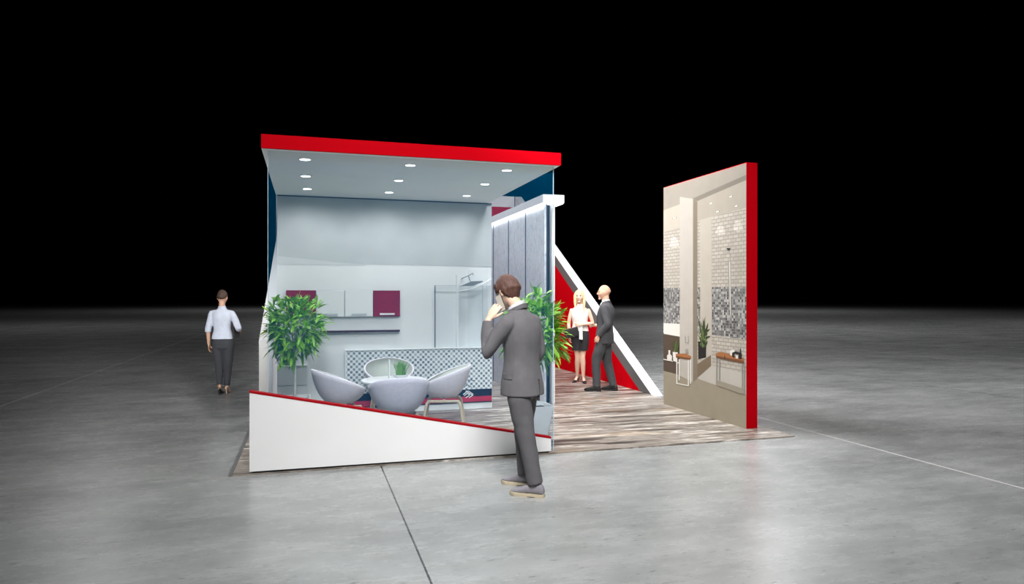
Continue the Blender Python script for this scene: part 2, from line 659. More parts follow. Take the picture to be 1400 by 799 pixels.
spots = [((0.613, 0.42), 'left end of the front row'), ((1.636, 0.42), 'middle of the front row'), ((2.653, 0.41), 'right end of the front row'),
         ((0.617, 1.38), 'left end of the middle row'), ((1.638, 1.372), 'centre of all nine'), ((2.651, 1.335), 'right end of the middle row'),
         ((0.632, 2.31), 'left end of the row against the back wall'), ((1.637, 2.315), 'middle of the row against the back wall'),
         ((2.652, 2.31), 'right end of the row against the back wall')]
for (u, v), where in spots:
    t = thing('downlight', 'round white recessed downlight in the canopy, ' + where, 'ceiling light', B(u, v, 2.935), TH, 'downlights in the canopy')
    b = MB()
    n = 24
    b.rings([[(r * math.cos(2 * PI * k / n), r * math.sin(2 * PI * k / n), z) for k in range(n)] for r, z in ((0.052, 0.0), (0.060, 0.0), (0.060, -0.004), (0.050, -0.006), (0.050, -0.002), (0.052, 0.0))], cap=False)
    b.build('ring', M['cab_white'], t, True)
    b = MB()
    b.lathe([(0.051, -0.0005), (0.051, -0.0035), (0.02, -0.0045)], n=24)
    b.build('lamp', M['lamp'], t)
    d = bpy.data.lights.new('downlight_beam', 'SPOT')
    d.energy = 33
    d.spot_size = math.radians(172)
    d.spot_blend = 0.6
    d.shadow_soft_size = 0.05
    d.color = (1.0, 0.985, 0.96)
    o = bpy.data.objects.new('downlight_beam', d)
    o.location = (0, 0, -0.012)
    o.parent = t
    COL.objects.link(o)

# ------------------------------------------------------------------ glass front
gp = thing('glass_panel', 'full height blue tinted glass pane across the front of the room', 'glass pane', B(0, 0.10, PLAT), TH)
b = MB()
b.box(0.292, 3.058, -0.004, 0.004, 0.0, 2.92)
b.build('pane', M['glass'], gp)
b = MB()
b.box(3.058, 3.064, -0.005, 0.005, 0.0, 2.92)
b.build('glass_edge', M['glass_edge'], gp)
b = MB()
b.box(0.288, 0.292, -0.005, 0.005, 0.0, 2.92)
b.build('glass_edge', M['glass_edge'], gp)

# ------------------------------------------------------------------ low sloping front counter
ct = thing('front_barrier', 'low white front panel sloping down to the right with a red top edge', 'low wall', B(0, 0, 0), TH)
b = MB()
b.prism([(0.14, 0.032), (3.0, 0.032), (3.0, 0.158), (0.14, 0.738)], xz, 0.0, 0.075)
b.build('panel', M['white'], ct)
b = MB()
b.prism([(0.138, 0.738), (3.002, 0.158), (3.002, 0.176), (0.138, 0.756)], xz, -0.003, 0.078)
b.build('edge_cap', M['red_cap'], ct)
b = MB()
b.box(0.16, 2.98, 0.012, 0.07, PLAT, 0.032)
b.build('toe_shadow', M['black'], ct)  # recessed base in black, paints in the shadow under the panel

# ------------------------------------------------------------------ tile display wall with lit lintel
rk = thing('tile_display_wall', 'row of tall pale tile panels under a glowing white lintel', 'display wall', B(3.99, 2.98, PLAT), TH)
edges = [0.0, 0.94, 1.91, 2.92, 3.9, 4.9, 5.9, 6.9, 7.9]
for i in range(8):
    b = MB()
    b.box(-0.012, 0.012, edges[i] + (0.012 if i else 0), edges[i + 1] - 0.05, 0.0, 2.94)
    b.build('tile_panel', M['tile'], rk)
for i in range(1, 8):
    b = MB()
    b.box(-0.0105, 0.012, edges[i] - 0.0495, edges[i] + 0.0115, 0.0, 2.93)
    b.build('joint_strip', M['groove'], rk)
b = MB()
b.box(0.012, 0.03, 0.0, 7.9, 0, 2.95)
b.build('panel_backing', M['groove'], rk)
b = MB()
b.box(0.03, 0.105, 0.10, 7.9, 0, 2.95)
b.build('gap_shade', M['black'], rk)  # black block filling the gap, paints in its dark interior
b = MB()
b.box(0.105, 0.15, 0.0, 7.9, 0, 2.95)
b.build('outer_panel', M['panel_white'], rk)
b = MB()
b.box(-0.055, 0.275, -0.06, 7.9, 2.96, 3.08)
b.build('lintel', M['lintel'], rk)
b = MB()
b.box(-0.050, 0.26, -0.045, 7.9, 2.951, 2.959)
b.build('light_strip', M['led'], rk)
ld = bpy.data.lights.new('lintel_wash', 'AREA')
ld.shape = 'RECTANGLE'
ld.size, ld.size_y = 0.03, 7.6
ld.energy = 13
lo_ = bpy.data.objects.new('lintel_wash', ld)
lo_.location = (-0.034, 3.8, 2.945)
lo_.rotation_euler = (0, math.radians(0), 0)
lo_.parent = rk
COL.objects.link(lo_)

# ------------------------------------------------------------------ thick panel with the bathroom print
pn = thing('poster_panel', 'tall freestanding red panel with a bathroom print on its left face', 'display panel', B(5.66, 0.507, PLAT), TH)
b = MB()
b.box(0.004, 0.158, 0.0, 1.983, 0, 3.19)
b.build('panel', M['red'], pn)

PM = {}
PL = []


def pm(key, rgb, maker=None):
    if key not in PM:
        PM[key] = len(PL)
        PL.append(maker if maker else mat('print_' + key, rgb, 0.5, var=0.03, vscale=6))
    return PM[key]


pm('ceiling', (140, 133, 123))
pm('brick', None, bricks('print_white_brick', (176, 169, 158), (160, 152, 142), (138, 131, 121), 0.105, 0.046))
pm('brick_lit', None, bricks('print_lit_brick', (200, 194, 184), (188, 181, 171), (160, 153, 143), 0.105, 0.046))
pm('mosaic', None, mosaic('print_mosaic', 0.033, (44, 44, 46), (116, 116, 115), (176, 174, 168), (128, 126, 122), 0.5, checker=False))
for key, rgb in dict(white_ceiling=(167, 159, 146), column=(169, 162, 153), column_side=(117, 106, 91), niche_ceiling=(154, 146, 134), pillar=(167, 159, 147),
                     floor=(141, 132, 114), floor_light=(175, 166, 147), tray=(173, 167, 158), bath=(210, 206, 199), bath_panel=(76, 63, 52), beam=(113, 106, 96),
                     steel=(140, 136, 128), dark=(24, 22, 20), plant=(43, 56, 26), plant_light=(89, 104, 58), planter=(108, 93, 74), oak=(149, 95, 54), oak_dark=(104, 65, 37),
                     towel=(206, 201, 193), lamp=(255, 250, 238), rug=(140, 132, 117)).items():
    pm(key, rgb)

AX = math.cos(TH)


def on_panel(x, y):
    """a point traced on the print -> metres along and up the panel's face"""
    a, b_ = (x - 700) / 933.33, (405.5 - y) / 933.33
    k_ = (5.66 + P0[0] * CT + P0[1] * ST) / (a * CT + ST)
    v = -(k_ * a - P0[0]) * ST + (k_ - P0[1]) * CT
    return v - 0.507, EYE + b_ * k_ - PLAT


pr = MB()
LAY = [0]


def pp(key, pts):
    """flat printed shape; every next shape is printed a hair's breadth above the last"""
    LAY[0] += 1
    pr.mi = PM[key]
    q = []
    for x, y in pts:
        v, z = on_panel(x, y)
        q.append((0.0035 - 0.00006 * LAY[0], min(max(v, 0.0), 1.983), min(max(z, 0.0), 3.19)))
    pr.poly(q)


def A(x, y):
    return (900 + x / 4.438, 240 + y / 4.438)


def D(x, y):
    return (900 + x / 3.992, 400 + y / 3.995)


pp('ceiling', [(907, 257), (1020, 223), (1020, 588), (907, 554)])
pp('floor', [D(27, 425), D(110, 440), D(185, 480), D(215, 465), D(300, 470), D(480, 540), (1020, 588), (907, 554)])
pp('white_ceiling', [A(30, 212), A(130, 175), A(130, 318), A(30, 348)])
pp('brick', [A(30, 346), A(130, 316), A(130, 690), A(30, 690)])
pp('brick_lit', [A(78, 380), A(98, 372), A(116, 384), A(126, 430), A(98, 440), A(66, 432)])
pp('mosaic', [A(30, 685), A(130, 685), D(116, 172), D(27, 168)])
pp('bath', [D(27, 168), D(116, 172), D(116, 245), D(27, 232)])
pp('bath_panel', [D(27, 226), D(116, 242), D(116, 452), D(27, 428)])
pp('bath', [D(27, 362), D(116, 384), D(116, 390), D(27, 367)])
pp('beam', [A(208, 140), A(532, -4), A(532, 30), A(236, 156)])
pp('niche_ceiling', [A(237, 155), A(532, 28), A(532, 198), A(325, 252), A(237, 276)])
pp('brick', [A(237, 276), A(325, 252), A(532, 196), A(532, 682), A(237, 682)])
pp('mosaic', [A(237, 680), A(532, 678), D(480, 258), D(211, 225)])
pp('brick', [D(211, 225), D(293, 233), D(480, 259), D(480, 446), D(293, 400), D(211, 420)])
pp('tray', [D(213, 468), D(292, 398), D(480, 446), D(480, 560), D(318, 508), D(232, 478)])
pp('pillar', [A(252, 270), A(322, 250), D(291, 235), D(291, 400), D(228, 300)])
pp('brick_lit', [A(362, 310), A(378, 302), A(394, 312), A(408, 352), A(372, 362), A(342, 350)])
pp('brick_lit', [A(466, 280), A(484, 270), A(502, 284), A(516, 330), A(480, 342), A(450, 330)])
pp('column', [A(130, 130), A(210, 142), D(188, 490), D(116, 455)])
pp('column_side', [A(210, 140), A(236, 160), D(213, 470), D(188, 490)])
for x, y in ((318, 167), (438, 125), (472, 183), (358, 217), (98, 255)):
    pp('beam', [A(x - 13, y + 4), A(x + 13, y - 4), A(x + 13, y + 4), A(x - 13, y + 10)])
    pp('lamp', [A(x - 9, y + 4), A(x + 8, y - 2), A(x + 8, y + 3), A(x - 9, y + 8)])
# shower riser and head
pp('steel', [A(420, 520), A(440, 520), D(397, 130), D(390, 130)])
pp('steel', [A(432, 520), A(438, 520), A(440, 480), A(432, 456), A(426, 456), A(432, 484)])
pp('dark', [A(412, 440), A(438, 440), A(434, 456), A(420, 456)])
pp('steel', [A(414, 534), A(444, 530), A(444, 542), A(414, 546)])
pp('bath', [A(430, 524), A(434, 524), D(395, 126), D(392, 126)])
# planter and its plant
pp('planter', [D(213, 392), D(287, 342), D(287, 402), D(213, 466)])
pp('dark', [D(216, 268), D(262, 268), D(260, 356), D(218, 366)])
rnd = random.Random(5)
for i in range(40):
    a = rnd.uniform(-1.35, 1.35)
    L = rnd.uniform(60, 112) * (1.1 - 0.35 * abs(a))
    x0, y0 = 246 + rnd.uniform(-14, 14), 250 + rnd.uniform(-40, 50)
    x1, y1 = x0 + 0.42 * L * math.sin(a), y0 - L * math.cos(a) * 0.95
    x1 = min(max(x1, 213), 291)
    pp('plant' if i % 3 else 'plant_light', [D(x0 - 4, y0), D((x0 + x1) / 2 - 3, (y0 + y1) / 2 - 4), D(x1, y1), D((x0 + x1) / 2 + 5, (y0 + y1) / 2 + 3), D(x0 + 4, y0 + 4)])
# small plant, bottle and jar on the bath ledge
for i in range(16):
    a = rnd.uniform(-0.6, 0.6)
    x0, x1 = 92 + rnd.uniform(-12, 12), 92 + 44 * a
    pp('plant_light' if i % 2 else 'plant', [D(x0 - 3, 332), D(x1, 250 + abs(a) * 40), D(x0 + 3, 332)])
pp('bath', [D(79, 326), D(107, 328), D(103, 382), D(83, 378)])
pp('towel', [D(48, 345), D(56, 338), D(56, 316), D(66, 316), D(66, 338), D(76, 348), D(74, 376), D(50, 372)])
pp('dark', [D(80, 375), D(100, 380), D(100, 384), D(80, 380)])
# fittings on the column
pp('steel', [D(145, 270), D(168, 276), D(168, 280), D(145, 274)])
pp('steel', [D(146, 236), D(149, 236), D(149, 272), D(146, 272)])
pp('steel', [D(163, 238), D(166, 238), D(166, 276), D(163, 276)])
pp('steel', [D(148, 312), D(164, 308), D(164, 334), D(148, 330)])
# stool
for x0, y1 in ((99, 500), (112, 480), (162, 512), (174, 498)):
    pp('bath', [D(x0, 365), D(x0 + 6, 365), D(x0 + 6, y1), D(x0, y1)])
pp('bath', [D(99, 494), D(168, 508), D(168, 513), D(99, 499)])
pp('oak', [D(95, 336), D(150, 334), D(181, 350), D(178, 360), D(130, 352), D(97, 346)])
pp('oak_dark', [D(97, 346), D(130, 352), D(178, 360), D(176, 369), D(130, 362), D(97, 357)])
# bench, its rug and what stands on it
pp('rug', [D(318, 480), D(362, 492), D(470, 528), D(474, 556), D(440, 550), D(318, 506)])
for x0, y0, y1 in ((316, 350, 505), (331, 355, 482), (456, 385, 553), (467, 388, 540)):
    pp('steel', [D(x0, y0), D(x0 + 6, y0), D(x0 + 6, y1), D(x0, y1)])
pp('oak', [D(314, 333), D(345, 325), D(400, 340), D(470, 360), D(468, 374), D(400, 362), D(316, 346)])
pp('oak_dark', [D(316, 346), D(400, 362), D(468, 374), D(468, 389), D(400, 375), D(316, 357)])
pp('dark', [D(362, 345), D(366, 346), D(366, 368), D(362, 367)])
pp('towel', [D(392, 318), D(412, 312), D(424, 326), D(420, 348), D(394, 344)])
pp('dark', [D(404, 350), D(404, 330), D(422, 322), D(446, 328), D(446, 306), D(452, 306), D(452, 330), D(457, 336), D(456, 366), D(440, 364), D(440, 338), D(420, 336), D(416, 360)])
pp('towel', [D(424, 342), D(436, 344), D(436, 362), D(424, 360)])
pr.build('poster', PL, pn, recalc=False)

# ------------------------------------------------------------------ furniture along the printed kitchen wall
VW = 2.951     # the wall's face
M['alu_pale'] = mat('pale_handle', (196, 202, 206), 0.4, var=0.03)


def wall_cabinet(u0, u1, m, label, handle, hm):
    t = thing('wall_cabinet', label, 'cabinet', B(u0, VW, 1.322), TH, 'square cabinets on the kitchen wall')
    w, h = u1 - u0, 0.361
    b = MB()
    b.box(0.002, w - 0.002, -0.022, 0.0, 0.002, h - 0.002)
    b.build('body', M['seam'] if m == 'cab_white' else M['dark_wine'], t)
    b = MB()
    b.box(0.004, w - 0.004, -0.036, -0.023, 0.004, h - 0.004, 0.003)
    dr = b.build('door', M[m], t)
    if handle:
        b = MB()
        b.box(handle[0], handle[1], -0.060, -0.052, 0.024, 0.050, 0.003)
        b.box(handle[0] + 0.01, handle[0] + 0.02, -0.054, -0.034, 0.030, 0.044)
        b.box(handle[1] - 0.02, handle[1] - 0.01, -0.054, -0.034, 0.030, 0.044)
        b.build('handle', M[hm], dr)
    return t


wall_cabinet(0.364, 0.743, 'cab_red', 'wine red square wall cabinet above the left potted plant', (0.09, 0.29), 'cab_white')
wall_cabinet(0.743, 1.112, 'cab_white', 'white square wall cabinet next to the red one by the left plant', (0.09, 0.28), 'alu_pale')
wall_cabinet(1.112, 1.489, 'cab_white', 'white square wall cabinet touching the red cabinet with the white handle', (0.09, 0.29), 'alu_pale')
wall_cabinet(1.489, 1.856, 'cab_red', 'wine red square wall cabinet with a plain white handle in full view', (0.088, 0.287), 'cab_white')

b = MB()
b.box(0.60, 1.851, -0.055, 0.0, 0.0, 0.025, 0.003)
tag(b.build('wall_shelf', M['dark_wine'], loc=B(0, VW, 1.117), rot=TH), 'long thin dark wine shelf below the wall cabinets', 'shelf')

t = thing('drawer_unit', 'white two-drawer floor cabinet in the left corner behind the plant', 'cabinet', B(0.262, VW, PLAT), TH)
b = MB()
b.box(0, 0.37, -0.14, 0, 0, 0.67)
b.build('body', M['alu_pale'], t)
b = MB()
b.box(-0.003, 0.373, -0.165, 0, 0.672, 0.692, 0.003)
b.build('top', M['cab_white'], t)
for z0, z1 in ((0.03, 0.422), (0.43, 0.668)):
    b = MB()
    b.box(0.003, 0.367, -0.158, -0.142, z0, z1, 0.003)
    b.build('drawer', M['cab_white'], t)

t = thing('ornament', 'small dark wine stand on the drawer cabinet under the left plant leaves', 'ornament', B(0.37, VW - 0.078, PLAT + 0.692), TH)
b = MB()
b.lathe([(0.0, 0.0), (0.062, 0.0), (0.062, 0.012), (0.03, 0.018), (0.024, 0.03), (0.024, 0.12), (0.034, 0.135), (0.0, 0.14)], n=20)
b.build('stand', M['dark_wine'], t, True)

# mosaic fronted half wall
t = thing('mosaic_counter', 'low counter clad in blue grey checker mosaic with navy and red bands', 'counter', B(0, VW, PLAT), TH)
b = MB()
b.box(1.135, 3.157, -0.05, 0, 0, 0.85)
b.build('body', M['cab_white'], t)
b = MB()
b.box(1.135, 3.15, -0.058, -0.051, 0.272, 0.846)
b.build('mosaic_panel', M['mosaic'], t)
b = MB()
b.box(1.117, 3.157, -0.068, 0, 0.851, 0.868, 0.002)
b.box(1.117, 1.134, -0.068, 0, 0.0, 0.851)
b.build('top_trim', M['cab_white'], t)
b = MB()
b.box(1.135, 3.152, -0.060, -0.051, 0.172, 0.271)
b.build('navy_band', M['navy'], t)
b = MB()
b.box(1.135, 3.152, -0.060, -0.051, 0.095, 0.171)
b.build('red_band', M['wine_band'], t)
b = MB()
b.box(1.135, 3.152, -0.062, -0.051, 0.082, 0.096)
b.build('dark_line', M['navy'], t)
# the white double arrow and the black scribble
e = MB()


def stroke(mb, pts, w, y):
    for (x0, z0), (x1, z1) in zip(pts, pts[1:]):
        d_ = Vector((x1 - x0, 0, z1 - z0))
        n_ = Vector((-d_.z, 0, d_.x)).normalized() * w / 2
        q = d_.normalized() * w * 0.4
        A_, B_ = Vector((x0, 0, z0)) - q, Vector((x1, 0, z1)) + q
        F_ = [A_ + n_, B_ + n_, B_ - n_, A_ - n_]
        lo = [mb.bm.verts.new((p.x, y, p.z)) for p in F_]
        hi = [mb.bm.verts.new((p.x, y - 0.002, p.z)) for p in F_]
        mb.face(lo)
        mb.face(hi[::-1])
        for i in range(4):
            j = (i + 1) % 4
            mb.face([lo[i], lo[j], hi[j], hi[i]])


def LW(x, y):   # traced from the emblem on the wall: enlarged-crop units to metres
    return (2.7257 + (x - 340) * 0.00218 * 0.985, 0.252 - (y - 340) * 0.00147)


stroke(e, [LW(345, 372), LW(368, 348), LW(408, 384), LW(385, 404)], 0.012, -0.0605)
stroke(e, [LW(362, 342), LW(380, 342), LW(410, 374)], 0.010, -0.0605)
stroke(e, [LW(352, 384), LW(372, 364), LW(388, 380), LW(362, 404)], 0.010, -0.0605)
e.build('arrow_emblem', M['cab_white'], t)
e = MB()
stroke(e, [(2.745, 0.462), (2.79, 0.44), (2.80, 0.405), (2.85, 0.402), (2.905, 0.392)], 0.007, -0.0585)
stroke(e, [(2.72, 0.345), (2.76, 0.318), (2.80, 0.336), (2.86, 0.300)], 0.007, -0.0585)
stroke(e, [(2.76, 0.425), (2.73, 0.40), (2.78, 0.375)], 0.005, -0.0585)
e.build('scribble', M['navy'], t)

# shower corner
shower_glass = tinted_pane('pale_shower_glass', (0.985, 0.99, 0.993), (0.84, 0.90, 0.92), 0.02)
t = thing('shower_enclosure', 'clear glass shower corner with white post above the mosaic counter', 'shower', B(0, VW, PLAT), TH)
zb = 0.869
b = MB()
b.box(2.340, 2.640, -0.050, -0.044, zb, 1.735)
g = b.build('glass_panel', shower_glass, t)
b = MB()
b.box(2.330, 2.342, -0.052, -0.042, zb, 1.738)
b.build('dark_edge', M['groove'], t)
b = MB()
b.box(2.640, 2.672, -0.056, -0.026, zb, 1.89, 0.004)
b.build('post', M['cab_white'], t)
b = MB()
b.box(2.672, 3.152, -0.036, -0.030, zb, 1.728)
b.build('glass_panel', shower_glass, t)
b = MB()
b.box(2.80, 3.09, -0.064, -0.058, zb, 1.965)
b.build('glass_panel', shower_glass, t)
b = MB()
b.tube([(2.675, -0.042, 1.655), (2.90, -0.042, 1.70), (3.15, -0.042, 1.835)], 0.007, 8)
b.build('support_rail', M['cab_white'], t, True)
b = MB()
for z in (0.872, 1.730):
    b.box(2.672, 3.152, -0.040, -0.026, z, z + 0.008)
b.box(2.34, 2.64, -0.053, -0.041, 1.734, 1.742)
b.box(3.02, 3.028, -0.041, -0.027, zb, 1.73)
b.build('frame', M['alu_pale'], t)

t = thing('rain_shower', 'flat square rain shower on a slim bent arm above the glass corner', 'shower', B(0, VW, PLAT), TH)
b = MB()
b.tube([(2.725, -0.002, 1.835), (2.725, -0.10, 1.845), (2.80, -0.10, 1.875), (2.866, -0.10, 1.912), (2.868, -0.10, 1.885)], 0.006, 8, 3)
b.build('arm', M['seam'], t, True)
b = MB()
b.prism([(2.66, 1.726), (2.845, 1.732), (2.99, 1.790), (2.98, 1.802), (2.835, 1.796)], xz, -0.20, -0.10)
b.build('head', M['seam'], t)
b = MB()
b.tube([(2.82, -0.15, 1.795), (2.82, -0.10, 1.815), (2.80, -0.10, 1.875)], 0.006, 8, 3)
b.build('neck', M['chrome'], t, True)

# ------------------------------------------------------------------ table, what stands on it, chairs
TBL = (1.62, 1.66)
TT = 0.60
t = thing('round_table', 'small round white table in the middle of the four chairs', 'table', B(*TBL, PLAT), TH)
b = MB()
b.lathe([(0, TT - 0.028), (0.365, TT - 0.028), (0.385, TT - 0.02), (0.385, TT - 0.004), (0.375, TT), (0, TT)], n=48)
b.build('tabletop', M['table'], t, True)
b = MB()
b.lathe([(0, 0.012), (0.03, 0.012), (0.028, 0.3), (0.03, TT - 0.05), (0.12, TT - 0.028), (0, TT - 0.028)], n=24)
b.build('column', M['table'], t, True)
b = MB()
b.lathe([(0, 0), (0.2, 0), (0.2, 0.008), (0.05, 0.016), (0, 0.018)], n=32)
b.build('base', M['table'], t, True)

t = thing('potted_plant', 'small green grass plant in a low white bowl on the table', 'potted plant', B(1.70, 1.66, PLAT + TT), TH)
b = MB()
b.lathe([(0, 0), (0.055, 0), (0.085, 0.03), (0.09, 0.055), (0.082, 0.055), (0.078, 0.045), (0, 0.045)], n=28)
b.build('pot', M['pot'], t, True)
b = MB()
rg = random.Random(3)
for i in range(70):
    a = rg.uniform(0, 2 * PI)
    r0 = rg.uniform(0, 0.06)
    ln = rg.uniform(0.10, 0.19)
    out = rg.uniform(0.01, 0.07)
    p0 = Vector((r0 * math.cos(a), r0 * math.sin(a), 0.04))
    dr = Vector((math.cos(a), math.sin(a), 0))
    sd = Vector((-dr.y, dr.x, 0))
    pts = [p0 + dr * out * (k / 4) ** 1.6 + Vector((0, 0, ln * k / 4)) for k in range(5)]
    wd = [0.006, 0.008, 0.0075, 0.005, 0.0006]
    L_ = [b.bm.verts.new(p - sd * w) for p, w in zip(pts, wd)]
    C_ = [b.bm.verts.new(p - dr * 0.002) for p, w in zip(pts, wd)]
    R_ = [b.bm.verts.new(p + sd * w) for p, w in zip(pts, wd)]
    for k in range(4):
        b.face([L_[k], C_[k], C_[k + 1], L_[k + 1]])
        b.face([C_[k], R_[k], R_[k + 1], C_[k + 1]])
b.build('blades', M['grass'], t, True, None, recalc=False)

t = thing('menu_stand', 'slim white upright menu stand on the table left of the grass plant', 'menu stand', B(1.562, 1.66, PLAT + TT), TH)
b = MB()
b.box(-0.012, 0.012, -0.05, 0.05, 0, 0.008, 0.002)
b.build('base', M['cab_white'], t)
b = MB()
b.box(-0.007, 0.007, -0.045, 0.045, 0.008, 0.235, 0.002)
b.build('holder', M['cab_white'], t)


def tub_chair(label):
    """faces +y: a felt tub on two bent oak leg frames"""
    t = thing('tub_chair', label, 'chair', group='tub chairs round the table')
    NP, NT = 56, 14

    def prof(ph, s, off=0.0):
        # ph 0 = back of the chair, s 0..1 from the seat's centre to the rim
        k = (1 + math.cos(ph)) / 2
        rim = 0.495 + 0.255 * k ** 0.85
        rb = 0.15
        rt = 0.305 + 0.025 * k - 0.02 * (1 - k) + 0.012 * math.sin(ph) ** 2
        base = 0.352
        if s < 0.35:
            q = s / 0.35
            r, z = rb * q, base + 0.012 * q * q
        else:
            q = (s - 0.35) / 0.65
            r = rb + (rt - rb) * (0.55 * math.sin(q * PI / 2) + 0.45 * q)
            z = base + 0.012 + (rim - base - 0.012) * (0.35 * q + 0.65 * (1 - math.cos(q * PI / 2)))
        return r, z

    def surf(off, lift):
        rows = []
        for j in range(NT + 1):
            s = max(j / NT, 0.02)
            row = []
            for i in range(NP):
                ph = 2 * PI * i / NP
                r, z = prof(ph, s)
                r = max(r - off * min(1, s * 1.6), 0.004)
                z = z + lift * (1 - s)
                row.append((r * math.sin(ph) * 1.02, -r * math.cos(ph), z))
            rows.append(row)
        return rows
    outer, inner = surf(0, 0), surf(0.022, 0.06)
    b = MB()
    b.rings(outer + [[((p[0] + q[0]) / 2, (p[1] + q[1]) / 2, p[2] + 0.008) for p, q in zip(outer[-1], inner[-1])]] + inner[-1:-3:-1], cap=True)
    b.build('shell', M['shell'], t, True, 75)
    b = MB()
    b.rings(surf(0.0235, 0.062))
    b.build('seat_lining', M['lining'], t, True, None)
    # two bent frames, each an upside-down U: legs and the bar between them
    for sx in (-1, 1):
        top_f, top_b = Vector((sx * 0.185, 0.17, 0.325)), Vector((sx * 0.185, -0.17, 0.325))
        b = MB()
        b.tube([top_f + Vector((0, 0.01, 0)), top_b - Vector((0, 0.01, 0))], 0.018, 10)
        b.tube([top_f.lerp(top_b, 0.5), Vector((sx * 0.06, 0, 0.343))], 0.014, 8)
        b.build('crossbar', M['oak'], t, True)
        for tp, sy in ((top_f, 1), (top_b, -1)):
            b = MB()
            b.tube([tp - Vector((0, sy * 0.03, -0.001)), tp + Vector((0, sy * 0.012, -0.012)), tp + Vector((sx * 0.012, sy * 0.035, -0.06)), Vector((sx * 0.235, sy * 0.245, 0.0))], [0.018, 0.0185, 0.0185, 0.013], 10, 4)
            for v in b.bm.verts:
                v.co.z = max(v.co.z, 0.0)
            b.build('leg', M['oak'], t, True)
    return t


ch = tub_chair('lilac tub chair with its back to the glass')
spec = [(ch, (1.565, 0.78), 0.0, None),
        (None, (1.00, 1.62), -78, 'lilac tub chair nearest the left potted plant, facing right'),
        (None, (2.24, 1.74), 76, 'lilac tub chair turned left with its oak leg frame in view'),
        (None, (1.66, 2.52), 178, 'tub chair behind the table against the mosaic counter, facing the glass')]
for o, (u, v), deg, lab in spec:
    c_ = o if o else copy_tree(ch)
    c_.location = B(u, v, PLAT)
    c_.rotation_euler = (0, 0, TH + math.radians(deg))
    if lab:
        c_['label'] = lab

# ------------------------------------------------------------------ potted trees


def leaf(mb, base, d, up, L, w, droop):
    d = d.normalized()
    side = d.cross(up)
    if side.length < 1e-3:
        side = d.orthogonal()
    side.normalize()
    nrm = side.cross(d)
    prev = None
    for k, (f, ww) in enumerate(((0, 0.15), (0.22, 0.8), (0.5, 1.0), (0.78, 0.6), (1.0, 0.03))):
        c = base + d * L * f - Vector((0, 0, droop * L * f * f)) + nrm * 0.0
        e = side * w * ww
        cur = [mb.bm.verts.new(c - e + nrm * w * 0.3 * ww), mb.bm.verts.new(c), mb.bm.verts.new(c + e + nrm * w * 0.3 * ww)]
        if prev:
            mb.face([prev[0], prev[1], cur[1], cur[0]])
            mb.face([prev[1], prev[2], cur[2], cur[1]])
        prev = cur


def potted_tree(label, loc, R, hc, hp, seed, squash=1.08):
    t = thing('potted_tree', label, 'potted plant', loc, TH, 'potted trees in white planters')
    rg = random.Random(seed)
    b = MB()
    n = 4
    w0, w1 = 0.125, 0.185

    def sq(w, z):
        q = []
        for sx, sy in ((1, 1), (-1, 1), (-1, -1), (1, -1)):
            for k in range(4):
                a = {(1, 1): 0, (-1, 1): 90, (-1, -1): 180, (1, -1): 270}[(sx, sy)] + k * 30
                q.append((sx * (w - 0.03) + 0.03 * math.cos(math.radians(a)), sy * (w - 0.03) + 0.03 * math.sin(math.radians(a)), z))
        return q
    b.rings([sq(w0, 0), sq(w1, hp), sq(w1 - 0.018, hp), sq(w1 - 0.024, hp - 0.05)])
    b.build('pot', M['pot'], t, True, 35)
    b = MB()
    b.rings([sq(w1 - 0.026, hp - 0.07), sq(w1 - 0.026, hp - 0.04)])
    b.build('soil', M['soil'], t)
    b = MB()
    tips = []
    for i in range(44):
        z = 1 - 2 * (i + 0.5) / 44
        ph = i * 2.39996 + rg.uniform(-0.3, 0.3)
        rr = math.sqrt(1 - z * z)
        q = rg.uniform(0.42, 0.86)
        tips.append(Vector((rr * math.cos(ph) * q * R, rr * math.sin(ph) * q * R, hc + z * q * R * squash)))
    fork = Vector((0, 0, hc - R * 0.75))
    b.tube([(0, 0, hp - 0.05), (0.006, 0.004, (hp + fork.z) / 2), fork], [0.016, 0.013, 0.012], 8)
    b.build('trunk', M['stem'], t, True)
    b = MB()
    for p in tips:
        m_ = fork.lerp(p, 0.5) + Vector((0, 0, 0.03))
        b.tube([fork, m_, p], [0.006, 0.004, 0.002], 5, 3)
    b.build('branches', M['stem'], t, True)
    b = MB()
    centre = Vector((0, 0, hc))
    for p in tips:
        out = (p - centre).normalized()
        for j in range(21):
            d = (out * 0.75 + Vector((rg.gauss(0, 0.62), rg.gauss(0, 0.62), rg.gauss(0.12, 0.5)))).normalized()
            base = p + Vector((rg.uniform(-1, 1), rg.uniform(-1, 1), rg.uniform(-1, 1))) * 0.07
            L = rg.uniform(0.11, 0.18)
            leaf(b, base, d, Vector((rg.gauss(0, 0.3), rg.gauss(0, 0.3), 1)), L, rg.uniform(0.015, 0.022), rg.uniform(0.0, 0.32))
    b.build('foliage', M['leaf'], t, True, None, recalc=False)
    return t


potted_tree('leafy green potted tree in front of the red wall cabinet by the glass edge', B(0.484, 2.2, PLAT), 0.40, 1.20, 0.36, 11)
potted_tree('leafy green potted tree right behind the man on the phone', B(3.07, 0.76, PLAT), 0.40, 1.22, 0.37, 23)

